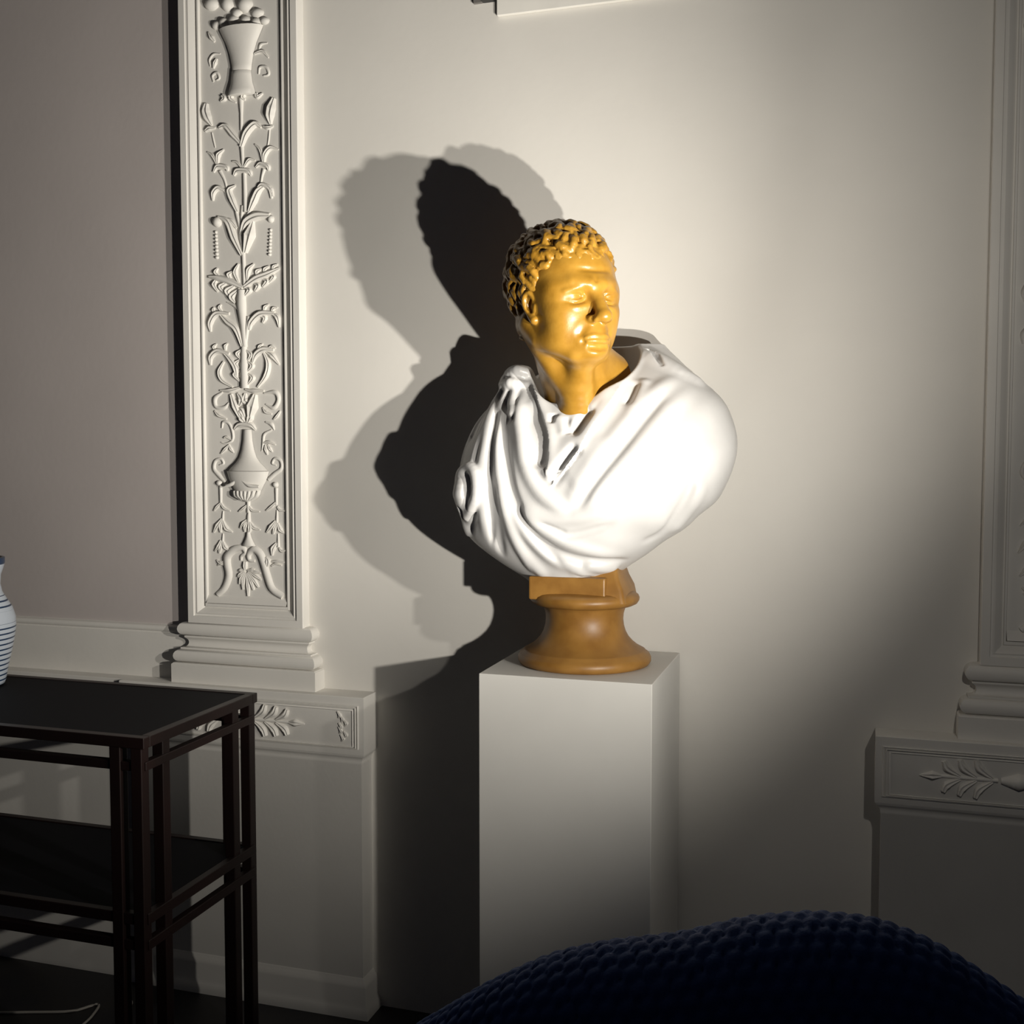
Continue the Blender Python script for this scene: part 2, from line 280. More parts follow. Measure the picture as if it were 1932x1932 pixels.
 ('leaf',[(0.075,1.1316),(0.0643,1.122),(0.0508,1.1131)],(0.0023,0.0032,0.0012)),
 ('leaf',[(0.0793,1.1223),(0.0864,1.1145),(0.0991,1.1127)],(0.0019,0.0028,0.0012)),
 ('stem',[(0.0775,1.1148),(0.0773,1.1),(0.0766,1.0851)],(0.0019,0.0028,0.0032)),
 ('leaf',[(0.0739,1.0905),(0.0637,1.0774),(0.0509,1.0635)],(0.0023,0.0051,0.0014)),
 ('leaf',[(0.0793,1.0852),(0.0858,1.0705),(0.0954,1.0632)],(0.0023,0.0046,0.0014)),
 ('leaf',[(0.0766,1.0851),(0.072,1.0726),(0.0676,1.0601)],(0.0023,0.0042,0.0014)),
 ('stem',[(0.0796,1.0616),(0.0799,1.0455),(0.0797,1.0307)],(0.0019,0.0028,0.0037)),
 ('leaf',[(0.0757,1.0405),(0.0672,1.0278),(0.0642,1.0116)],(0.0023,0.0056,0.0014)),
 ('leaf',[(0.0825,1.0295),(0.0893,1.0222),(0.0996,1.0243)],(0.0019,0.0032,0.0012)),
 ('scroll',[(-0.0783,0.9175),(-0.0601,0.9334),(-0.0482,0.9617),(-0.052,0.9893),(-0.0503,1.0071),(-0.0329,1.0227),(-0.0115,1.027),(-0.0046,1.0159),(-0.0146,1.0081),(-0.0162,0.998)],(0.006,0.007,0.0079,0.0083,0.0088,0.0083,0.0065,0.0046,0.0037,0.0028)),
 ('scroll',[(0.0893,0.9191),(0.0631,0.9356),(0.051,0.9651),(0.0416,0.9947),(0.0334,1.0145),(0.0181,1.024),(0.0044,1.0136),(0.0059,0.9999),(0.0191,0.9978)],(0.007,0.0079,0.0079,0.0079,0.0083,0.0079,0.006,0.0046,0.0032)),
 ('leaf',[(-0.0792,0.9974),(-0.0692,0.9913),(-0.0577,0.9942)],(0.0014,0.0046,0.0019)),
 ('leaf',[(-0.0765,0.9848),(-0.0678,0.9888),(-0.0593,0.9866)],(0.0014,0.0032,0.0019)),
 ('leaf',[(0.0488,1.0074),(0.0542,0.9976),(0.0513,0.9863)],(0.0023,0.006,0.0023)),
 ('leaf',[(0.0598,0.9978),(0.0765,0.9983),(0.0945,0.9969)],(0.0019,0.0037,0.0014)),
 ('leaf',[(0.0624,0.9879),(0.0737,0.9932),(0.0875,0.9899)],(0.0019,0.0028,0.0012)),
 ('leaf',[(-0.0049,0.9958),(-0.0051,0.9858),(-0.0046,0.977)],(0.0042,0.0046,0.0028)),
 ('petal',[(-0.0065,0.9767),(-0.0168,0.9755),(-0.0217,0.9747)],(0.0019,0.0046,0.0021)),
 ('petal',[(-0.0068,0.9745),(-0.0181,0.9667),(-0.0239,0.96)],(0.0019,0.0046,0.0021)),
 ('petal',[(-0.0062,0.972),(-0.0157,0.957),(-0.0199,0.9438)],(0.0019,0.0046,0.0021)),
 ('petal',[(-0.0049,0.9702),(-0.0104,0.9496),(-0.011,0.9315)],(0.0019,0.0046,0.0021)),
 ('petal',[(-0.0029,0.968),(0.0018,0.941),(0.0018,0.9169)],(0.0019,0.0046,0.0021)),
 ('petal',[(-0.0008,0.9702),(0.0105,0.9496),(0.0162,0.9313)],(0.0019,0.0046,0.0021)),
 ('petal',[(0.0011,0.9712),(0.018,0.9537),(0.0287,0.938)],(0.0019,0.0046,0.0021)),
 ('petal',[(0.0021,0.9738),(0.022,0.9643),(0.0354,0.9558)],(0.0019,0.0046,0.0021)),
 ('petal',[(0.0019,0.9761),(0.021,0.9733),(0.0336,0.9707)],(0.0019,0.0046,0.0021)),
 ('petal',[(-0.0004,0.9771),(0.0121,0.9775),(0.0188,0.9778)],(0.0019,0.0046,0.0021)),
 ('gadroon',[(-0.0259,1.1569),(-0.023,1.1469),(-0.0094,1.1371)],(0.0032,0.0046,0.0019)),
 ('gadroon',[(-0.0157,1.157),(-0.0138,1.147),(-0.0048,1.1372)],(0.0032,0.0046,0.0019)),
 ('gadroon',[(-0.0055,1.1571),(-0.0047,1.1471),(-0.0002,1.1372)],(0.0032,0.0046,0.0019)),
 ('gadroon',[(0.0046,1.1572),(0.0045,1.1473),(0.0043,1.1373)],(0.0032,0.0046,0.0019)),
 ('gadroon',[(0.0148,1.1573),(0.0136,1.1474),(0.0089,1.1374)],(0.0032,0.0046,0.0019)),
 ('gadroon',[(0.0249,1.1574),(0.0227,1.1475),(0.0135,1.1374)],(0.0032,0.0046,0.0019)),
 ('gadroon',[(0.035,1.1576),(0.0318,1.1476),(0.018,1.1375)],(0.0032,0.0046,0.0019)),
]
URNS = [('basket',0.0038,[(2.1827,0.0545),(2.172,0.0492),(2.1483,0.0371),(2.1245,0.029),(2.1007,0.0243),(2.0893,0.0232)]),('basket_foot',0.0023,[(2.0883,0.0237),(2.0793,0.0246),(2.0626,0.0267),(2.0483,0.0313),(2.0363,0.0348)]),('urn_neck',0.0059,[(1.2949,0.0097),(1.2702,0.0116),(1.2504,0.0153),(1.233,0.0213),(1.2206,0.0306),(1.2107,0.0417),(1.2027,0.0492)]),('urn_bowl',0.0053,[(1.2012,0.0529),(1.1903,0.0499),(1.1809,0.0464),(1.1709,0.0399),(1.159,0.0336)]),('urn_cup',0.0047,[(1.1585,0.0329),(1.1497,0.0311),(1.1423,0.0255),(1.136,0.0162),(1.1331,0.007)]),('bell',0.0052,[(1.0625,0.0037),(1.0525,0.006),(1.0424,0.0107),(1.0324,0.0167)])]
BLOBS = [('fruit',-0.0586,2.1944,0.0097,0.0083),('fruit',-0.0403,2.1983,0.0104,0.0093),('fruit',-0.0139,2.1996,0.0128,0.0107),('fruit',0.015,2.1954,0.0116,0.0102),('fruit',0.041,2.1903,0.0111,0.0088),('fruit',0.0614,2.1916,0.0097,0.007),('fruit',-0.0703,2.2424,0.0151,0.0116),('fruit',-0.0299,2.2376,0.0121,0.0139),('fruit',0.0142,2.2313,0.0151,0.0139),('fruit',0.044,2.2101,0.0128,0.0088),('fruit',-0.0068,2.2147,0.0104,0.0088),('volute',-0.0646,1.7626,0.0116,0.0121),('volute',0.0709,1.7611,0.0083,0.0088),('bead',-0.0689,1.7404,0.0035,0.0039),('bead',-0.0687,1.7323,0.0037,0.0039),('bead',-0.0685,1.7242,0.0039,0.0039),('bead',-0.0683,1.7161,0.0042,0.0039),('bead',-0.0681,1.708,0.0044,0.0039),('bead',-0.0679,1.6999,0.0046,0.0039),('bead',-0.0677,1.6918,0.0049,0.0039),('bead',-0.0675,1.6837,0.0051,0.0039),('bead',0.0701,1.7371,0.0035,0.0037),('bead',0.0695,1.7294,0.0037,0.0037),('bead',0.069,1.7218,0.0038,0.0037),('bead',0.0685,1.7141,0.004,0.0037),('bead',0.068,1.7064,0.0042,0.0037),('bead',0.0675,1.6987,0.0044,0.0037),('bead',0.0669,1.691,0.0046,0.0037),('bead',0.0664,1.6834,0.0048,0.0037),('volute',-0.0699,1.174,0.0074,0.007),('volute',0.0747,1.1716,0.007,0.007)]

# ================================================================ the setting
def struct(o, label): return tag(o, label, kind='structure')
struct(box('wall_back', (-.8265, 0, 0), (3.2, .12, 4.8), 'wall'), 'pale plaster wall behind the bust')
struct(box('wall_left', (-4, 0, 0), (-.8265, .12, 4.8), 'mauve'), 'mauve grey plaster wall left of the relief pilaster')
struct(box('floor', (-4, -4, -.08), (3.2, .12, 0), 'floor'), 'dark floor at the foot of the wall')
struct(box('ceiling', (-4, -4, 4.8), (3.2, .12, 4.88), 'wall'), 'pale plaster ceiling')
def profile_run(name, prof, path, m, parent):
    """sweep profile (outward offset, z) along corner path [(x, y, nx, ny)] with mitred corners"""
    v = []; f = []; k = len(prof)
    for x, y, nx, ny in path:
        for o_, z in prof: v.append((x+nx*o_, y+ny*o_, z))
    for i in range(len(path)-1):
        for j in range(k-1): f.append((i*k+j, (i+1)*k+j, (i+1)*k+j+1, i*k+j+1))
    o = pyd(name, v, f, m, parent); return smooth_obj(o, 40)
def arc(cx, cz, r, a0, a1, n=7, sx=1):
    return [(cx+sx*r*math.cos(R(a0+(a1-a0)*i/n)), cz+r*math.sin(R(a0+(a1-a0)*i/n))) for i in range(n+1)]
def u_path(xl, xr, yf): return [(xl, 0, -1, 0), (xl, yf, -1, -1), (xr, yf, 1, -1), (xr, 0, 1, 0)]
def half_tube(pts, rads, sub=4, sides=6, flat=.8, y0=-.0125):
    P, V = catmull([(p[0], p[1]) for p in pts], rads, sub); v = []; f = []; n = len(P); s = sides+1
    for i, p in enumerate(P):
        t = P[min(i+1, n-1)]-P[max(i-1, 0)]; L = np.hypot(*t) or 1; nx, nz = -t[1]/L, t[0]/L
        for k in range(s):
            a = math.pi*k/sides
            v.append((p[0]+nx*V[i]*math.cos(a), y0+.002-(V[i]*flat+.002)*math.sin(a)-.0006, p[1]+nz*V[i]*math.cos(a)))
    for i in range(n-1):
        for k in range(sides): f.append((i*s+k, i*s+k+1, (i+1)*s+k+1, (i+1)*s+k))
    f.append(tuple(range(s))); f.append(tuple((n-1)*s+k for k in range(s)))
    return v, f
def leaf_mesh(pts, rads, sub=5, y0=-.0125, flat=.62):
    """carved leaf: pointed outline, raised rounded body, sunk midrib, tip curling forward"""
    P, V = catmull([(p[0], p[1]) for p in pts], rads, sub); v = []; f = []; n = len(P)
    cs = [(-1, 0), (-.8, .62), (-.45, 1), (0, .72), (.45, 1), (.8, .62), (1, 0)]; s = len(cs)
    for i, p in enumerate(P):
        t = P[min(i+1, n-1)]-P[max(i-1, 0)]; L = np.hypot(*t) or 1; nx, nz = -t[1]/L, t[0]/L
        curl = 1+.5*(i/(n-1))
        for u, h in cs: v.append((p[0]+nx*V[i]*u, y0+.001-(V[i]*flat*curl+.0025)*h-.0004, p[1]+nz*V[i]*u))
    for i in range(n-1):
        for k in range(s-1): f.append((i*s+k, i*s+k+1, (i+1)*s+k+1, (i+1)*s+k))
    f.append(tuple(range(s))); f.append(tuple((n-1)*s+k for k in range(s)))
    return v, f
def rad_fit(r, n):
    if len(r) == n: return r
    return [float(np.interp(i/(n-1), [j/(len(r)-1) for j in range(len(r))], r)) for i in range(n)]
RELIEF_MESHES = []
def relief_meshes():
    for nm, pts, r in RELIEF:
        r = [q*(1.28 if nm == 'leaf' else 1.12) for q in rad_fit(r, len(pts))]; y0 = -.0125
        if nm in ('gadroon', 'swag'):    # carved on the swelling face of the urn
            cx, hw = (URNS[4][1], .033) if nm == 'gadroon' else (URNS[3][1], .048)
            dx = pts[1][0]-cx; y0 -= .35*hw*math.sqrt(max(0, 1-(dx/hw)**2))+.003
        v, f = leaf_mesh(pts, r, y0=y0) if nm in ('leaf', 'petal') else half_tube(pts, r, y0=y0)
        RELIEF_MESHES.append((nm, v, f))
    for nm, cx, pr in URNS:
        v = []; f = []; s = 13
        top = pr[0]; bot = pr[-1]
        rows = [(top[0]+.0005, top[1]*.96)]+pr+[(bot[0]-.0005, bot[1]*.96)]
        for z, hw in rows:
            for k in range(s): a = math.pi*k/(s-1); v.append((cx+hw*math.cos(a), -.0125-.0015-(.35*hw+.004)*math.sin(a), z))
        for i in range(len(rows)-1):
            for k in range(s-1): f.append((i*s+k, i*s+k+1, (i+1)*s+k+1, (i+1)*s+k))
        f.append(tuple(range(s))); f.append(tuple((len(rows)-1)*s+k for k in range(s)))
        RELIEF_MESHES.append((nm, v, f))
    for nm, x, z, rx, rz in BLOBS:
        if nm == 'fruit': rx, rz = rx*1.25, rz*1.25
        v = []; f = []; a_, b_ = 10, 4
        for j in range(b_):
            t = math.pi/2*j/b_
            for i in range(a_): p = 2*math.pi*i/a_; v.append((x+rx*math.cos(p)*math.cos(t), -.0125+.001-(.8*min(rx, rz)+.003)*math.sin(t), z+rz*math.sin(p)*math.cos(t)))
        v.append((x, -.0125+.001-(.8*min(rx, rz)+.003), z))
        for j in range(b_-1):
            for i in range(a_): f.append((j*a_+i, j*a_+(i+1) % a_, (j+1)*a_+(i+1) % a_, (j+1)*a_+i))
        for i in range(a_): f.append(((b_-1)*a_+i, (b_-1)*a_+(i+1) % a_, b_*a_))
        RELIEF_MESHES.append((nm, v, f))
relief_meshes()
RELIEF_DATA = []
def palmette(parent, cx, cz, y0, sgn, sc):
    # anthemion lying on its side: stalk with paired curling leaves and a pointed tip bud
    for i, (x, l, c) in enumerate([(.030, .032, .012), (.055, .030, .011), (.080, .026, .010)]):
        for s in (1, -1):
            pts = [(cx+sgn*sc*(x-.022), cz+s*.003), (cx+sgn*sc*(x-.002), cz+s*sc*l*.55), (cx+sgn*sc*(x+.004), cz+s*sc*l)]
            v, f = leaf_mesh(pts, [.003*sc, .0075*sc, .0045*sc], y0=y0, flat=.6)
            smooth_obj(pyd('leaf', v, f, 'trim', parent), 60)
    v, f = half_tube([(cx, cz), (cx+sgn*sc*.06, cz), (cx+sgn*sc*.095, cz)], [.004*sc, .0035*sc, .003*sc], y0=y0)
    smooth_obj(pyd('stem', v, f, 'trim', parent), 60)
    v, f = leaf_mesh([(cx+sgn*sc*.088, cz), (cx+sgn*sc*.102, cz), (cx+sgn*sc*.122, cz-.001)], [.003*sc, .008*sc, .001*sc], y0=y0, flat=.6)
    smooth_obj(pyd('bud', v, f, 'trim', parent), 60)
def pilaster(name, cx, ped_l, ped_r, label, shift=0, ends=True):
    root = struct(empty(name, (cx, 0, 0)), label)
    hw = .1485; top = 3.6
    # shaft with a sunk moulded panel: nested rectangular rings (inset, y)
    rings = [(0, 0.0), (0, -.028), (.0015, -.030), (.016, -.030), (.0175, -.027), (.021, -.0262), (.024, -.0275), (.027, -.0255), (.038, -.0155), (.0395, -.0155), (.041, -.0195), (.0445, -.0195), (.046, -.0125), (.047, -.0120)]
    z0 = .852; v = []; f = []
    for ins, y in rings:
        zz = z0 if ins < .002 else z0+.0015+ins*.9+(.003 if ins > .044 else 0)
        v += [(-hw+ins, y, top), (-hw+ins, y, zz), (hw-ins, y, zz), (hw-ins, y, top)]
    for i in range(len(rings)-1):
        for k in range(3): f.append((i*4+k, i*4+k+1, (i+1)*4+k+1, (i+1)*4+k))
    n = (len(rings)-1)*4
    smooth_obj(pyd('shaft_frame', v, f, 'trim', root), 30)
    zf = z0+.0015+.047*.9+.003
    field = pyd('relief_panel', [(-.1035, -.0125, zf-.004), (.1035, -.0125, zf-.004), (.1035, -.0125, top), (-.1035, -.0125, top)], [(0, 1, 2, 3)], 'trim', root)
    pyd('panel_sill', [(-.1025, -.0125, .9165), (.1025, -.0125, .9165), (.1025, -.0230, .8985), (-.1025, -.0230, .8985)], [(0, 1, 2, 3)], 'trim', root)
    first = not RELIEF_DATA
    for i, (nm, vv, ff) in enumerate(RELIEF_MESHES):
        if first:
            o = smooth_obj(pyd(nm, vv, ff, 'trim', field), 60); RELIEF_DATA.append(o.data)
        else:
            o = bpy.data.objects.new(nm, RELIEF_DATA[i]); COL.objects.link(o); o.parent = field
    # attic base: plinth block, lower torus, scotia, upper torus (offset from shaft face)
    prof = [(0, .858), (.002, .8535), (.006, .8525), (.010, .8525)]+arc(.010, .8365, .0160, 90, -90, 8)[0:]+[(.010, .8200), (.013, .8200), (.013, .8165)]
    prof += arc(.0165, .8045, .0115, 120, 240, 7)+[(.016, .7935), (.020, .7935), (.020, .7900)]+arc(.019, .7745, .0150, 90, -90, 8)+[(.0335, .7590), (.0335, .7585), (.037, .7560), (.037, .714)]
    prof = [(o_, z) for o_, z in prof]
    yb = -.0085
    profile_run('attic_base', prof, [(-hw+.001, 0, -1, 0), (-hw+.001, -.029+.013, -1, -.78), (hw-.001, -.029+.013, 1, -.78), (hw-.001, 0, 1, 0)], 'trim', root)
    # pedestal: cap band with sunk panel, cavetto, die, skirting
    l, r = ped_l-cx, ped_r-cx; yf = -.066
    pp = [(-.001, .714), (0, .713), (0, .588), (-.0015, .586), (-.002, .5835), (-.006, .580), (-.009, .575), (-.0105, .569), (-.0105, .565), (-.012, .563), (-.012, .085), (-.010, .083), (-.008, .078), (-.003, .072), (-.001, .066), (-.001, .03), (.003, .022), (.008, .012), (.008, 0)]
    ped = profile_run('pedestal', [(o_, z) for o_, z in pp], u_path(l, r, yf), 'trim', root)
    pyd('pedestal_top', [(l+.001, 0, .714), (l+.001, yf+.001, .714), (r-.001, yf+.001, .714), (r-.001, 0, .714)], [(0, 1, 2, 3)], 'trim', root)
    # frame of the cap panel: two thin mitred beads and an inner raised list
    for ins, wd, h in ((.012, .004, .0025), (.018, .003, .0035), (.0235, .005, .0018)):
        a = []; fx = []
        for q, y in ((0, 0), (wd*.3, -h), (wd*.7, -h), (wd, 0)):
            i_ = ins+q; a += [(l+i_, yf+y-.0004, .706-i_*.8), (r-i_, yf+y-.0004, .706-i_*.8), (r-i_, yf+y-.0004, .596+i_*.35), (l+i_, yf+y-.0004, .596+i_*.35)]
        for i in range(3):
            for k in range(4): fx.append((i*4+k, i*4+(k+1) % 4, (i+1)*4+(k+1) % 4, (i+1)*4+k))
        smooth_obj(pyd('panel_bead', a, fx, 'trim', ped), 60)
    pc = (l+r)/2+shift
    for s in (1, -1): palmette(ped, pc+s*.035, .648, yf, s, 1.1)
    lathe_o = half_tube([(pc-.03, .648), (pc, .648), (pc+.03, .648)], [.006, .016, .006], y0=yf)
    smooth_obj(pyd('rosette', *lathe_o, 'trim', ped), 60)
    rnd = random.Random(5)
    for s, e in ((1, r-.052), (-1, l+.052)) if ends else ():
        for i in range(7):
            z = .622+i*.0085; dx = .008*math.sin(i*1.9)
            v, f = leaf_mesh([(e+dx, z-.006), (e+dx+s*.004, z), (e+dx-s*.003, z+.008)], [.0015, .0042, .001], y0=yf)
            smooth_obj(pyd('leaf', v, f, 'trim', ped), 60)
    return root
pilaster('trim_1', -.8265, -1.138, -.515, 'white stucco pilaster with candelabra relief beside the bust')
pilaster('trim_2', .8665, .537, 1.196, 'dim stucco pilaster at the right edge of the frame', -.082, False)
# base course and dado on the wall left of the relief pilaster
lw = struct(empty('trim_3', (-1.138, 0, 0)), 'moulded base course and dado on the wall behind the table')
prof = [(.0, .840), (.003, .838)]+arc(.003, .8300, .008, 90, -60, 6)+[(.0075, .8205), (.009, .8195), (.009, .8165), (.0095, .714)]
profile_run('base_course', prof, [(-2.6, 0, 0, -1), (.16, 0, 0, -1)], 'trim', lw)
pp = [(0, .714), (.050, .714), (.051, .713), (.051, .588), (.048, .582), (.042, .573), (.040, .563), (.040, .085), (.044, .078), (.050, .066), (.050, .03), (.058, .012), (.058, 0)]
profile_run('dado', pp, [(-2.6, 0, 0, -1), (.001, 0, 0, -1)], 'trim', lw)

# ---------------------------------------------------------------- sculpting helpers (signed distance fields -> mesh)
def sd_ell(P, c, r):
    q = (P - np.array(c, 'f4')) / np.array(r, 'f4')
    k0 = np.sqrt((q*q).sum(-1)) + 1e-6
    q = q / np.array(r, 'f4')
    k1 = np.sqrt((q*q).sum(-1)) + 1e-6
    return k0*(k0-1)/k1
def sd_cap(P, a, b, ra, rb):
    a = np.array(a, 'f4'); b = np.array(b, 'f4'); d = b-a
    t = np.clip(((P-a)@d)/max(float(d@d), 1e-9), 0, 1)
    return np.sqrt(((P-a-t[..., None]*d)**2).sum(-1)) - (ra+(rb-ra)*t)
def sd_chain(P, pts, rads):
    f = None
    for i in range(len(pts)-1):
        g = sd_cap(P, pts[i], pts[i+1], rads[i], rads[i+1])
        f = g if f is None else np.minimum(f, g)
    return f
def smin(a, b, k):
    h = np.clip(k-np.abs(a-b), 0, None)/k
    return np.minimum(a, b)-h*h*k*.25
def smax(a, b, k): return -smin(-a, -b, k)
class Grid:
    def __init__(s, lo, hi, h):
        s.lo = np.array(lo, 'f4'); s.h = h
        s.n = (np.ceil((np.array(hi)-np.array(lo))/h)+1).astype(int)
        s.ax = [s.lo[i]+np.arange(s.n[i], dtype='f4')*np.float32(h) for i in range(3)]
        s.F = np.full(s.n, 1., 'f4')
    def pts(s, sl): return np.stack(np.meshgrid(*[s.ax[i][sl[i]] for i in range(3)], indexing='ij'), -1)
    def box(s, lo, hi):
        a = np.clip(np.floor((np.array(lo)-s.lo)/s.h).astype(int), 0, s.n)
        b = np.clip(np.ceil((np.array(hi)-s.lo)/s.h).astype(int)+1, 0, s.n)
        return tuple(slice(a[i], b[i]) for i in range(3))
    def ell(s, c, r, sl=(slice(None),)*3):
        q = [((s.ax[i][sl[i]]-np.float32(c[i]))/np.float32(r[i]))**2 for i in range(3)]; w = [q[i]/np.float32(r[i]**2) for i in range(3)]
        k0 = np.sqrt(q[0][:, None, None]+q[1][:, None]+q[2])+np.float32(1e-6); k1 = np.sqrt(w[0][:, None, None]+w[1][:, None]+w[2])+np.float32(1e-6)
        return k0*(k0-1)/k1
    def add(s, c, r, k, cut=False, full=False):
        c = np.array(c); m = np.array(r)+1.5*k+3*s.h
        sl = (slice(None),)*3 if full else s.box(c-m, c+m)
        g = s.ell(c, r, sl)
        if g.size: s.F[sl] = smax(s.F[sl], -g, k) if cut else smin(s.F[sl], g, k)
    def chain(s, pts, rads, k, cut=False, sub=0):
        if sub: pts, rads = catmull(pts, rads, sub)
        pts = np.array(pts, 'f4'); m = max(rads)+k*1.5+2*s.h
        sl = s.box(pts.min(0)-m, pts.max(0)+m)
        P = s.pts(sl)
        if P.size == 0: return
        g = sd_chain(P, pts, rads)
        s.F[sl] = smax(s.F[sl], -g, k) if cut else smin(s.F[sl], g, k)
    def seal(s):
        for i in range(3):
            for e in (0, -1):
                q = [slice(None)]*3; q[i] = e; s.F[tuple(q)] = 1
    def mesh(s):
        F = s.F; n = s.n; S = F < 0
        cnt = np.zeros(n-1, 'i1')
        C = [(i, j, k) for i in (0, 1) for j in (0, 1) for k in (0, 1)]
        for i, j, k in C: cnt += S[i:n[0]-1+i, j:n[1]-1+j, k:n[2]-1+k]
        idx = np.argwhere((cnt > 0) & (cnt < 8))
        V = np.stack([F[idx[:, 0]+i, idx[:, 1]+j, idx[:, 2]+k] for i, j, k in C], 1)
        acc = np.zeros((len(idx), 3)); num = np.zeros(len(idx))
        for a in range(8):
            for b in range(a+1, 8):
                ca, cb = np.array(C[a]), np.array(C[b])
                if np.abs(ca-cb).sum() != 1: continue
                va, vb = V[:, a], V[:, b]; m = (va < 0) != (vb < 0)
                t = np.where(m, va/np.where(m, va-vb, 1), 0)
                acc += np.where(m[:, None], ca+t[:, None]*(cb-ca), 0); num += m
        verts = s.lo+(idx+acc/num[:, None])*s.h
        ID = np.full(n-1, -1, 'i4'); ID[idx[:, 0], idx[:, 1], idx[:, 2]] = np.arange(len(idx))
        quads = []
        for ax in range(3):
            u, v = (ax+1) % 3, (ax+2) % 3
            s0 = [slice(None)]*3; s1 = [slice(None)]*3; s0[ax] = slice(0, -1); s1[ax] = slice(1, None)
            A, B = S[tuple(s0)], S[tuple(s1)]
            e = np.argwhere(A != B); e = e[(e[:, u] > 0) & (e[:, v] > 0) & (e[:, u] < n[u]-1) & (e[:, v] < n[v]-1)]
            fl = A[e[:, 0], e[:, 1], e[:, 2]]
            def cell(du, dv):
                q = e.copy(); q[:, u] -= du; q[:, v] -= dv
                return ID[q[:, 0], q[:, 1], q[:, 2]]
            q = np.stack([cell(1, 1), cell(0, 1), cell(0, 0), cell(1, 0)], 1)
            q[~fl] = q[~fl][:, ::-1]
            quads.append(q)
        return verts, np.concatenate(quads)
# toga body: lofted sections (z, left x, right x, front y, back y)
TORSO = [(1.4536, 0.0257, 0.1215, -0.079, -0.028), (1.4415, -0.0146, 0.1467, -0.119, -0.023), (1.4074, -0.0932, 0.1769, -0.174, -0.023), (1.3776, -0.1456, 0.2193, -0.209, -0.023), (1.3381, -0.2001, 0.2596, -0.239, -0.023), (1.2984, -0.2298, 0.2783, -0.261, -0.023), (1.2486, -0.2465, 0.2837, -0.281, -0.023), (1.1986, -0.2555, 0.2727, -0.291, -0.023), (1.1482, -0.2578, 0.2434, -0.291, -0.026), (1.0972, -0.2479, 0.1808, -0.281, -0.033), (1.0664, -0.2225, 0.1365, -0.269, -0.043), (1.0358, -0.1778, 0.0916, -0.252, -0.058), (1.0155, -0.141, 0.0642, -0.239, -0.068), (0.9954, -0.1067, 0.0409, -0.227, -0.078), (0.9829, -0.0902, 0.0257, -0.219, -0.083)]
def torso_base(G):
    T = np.array(TORSO[::-1]); zl = G.ax[2]; c = []
    for i in range(1, 5):
        w = int(.07/G.h); f = np.interp(np.concatenate([zl[0]-G.h*np.arange(w, 0, -1), zl, zl[-1]+G.h*np.arange(1, w+1)]), T[:, 0], T[:, i])
        t = np.arange(-w, w+1)*G.h; k = np.exp(-(t/.017)**2/2); f = np.convolve(f, k/k.sum(), 'same')[w:-w]
        c.append(f.astype('f4'))
    cx, rx, cy, ry = (c[0]+c[1])/2, (c[1]-c[0])/2, (c[2]+c[3])/2, (c[3]-c[2])/2
    X, Y = G.ax[0], G.ax[1]
    rho = (((np.abs(X[:, None]-cx)/rx)**2.3)[:, None, :]+((np.abs(Y[:, None]-cy)/ry)**2.3)[None]+1e-9)**np.float32(1/2.3)
    gx, gy, gz = np.gradient(rho, G.h)
    d = (rho-1)/np.sqrt(gx*gx+gy*gy+gz*gz+1e-3)
    d = np.maximum(d, G.ax[2]-1.455); d = smax(d, .986-G.ax[2], .012)
    return d.astype('f4')

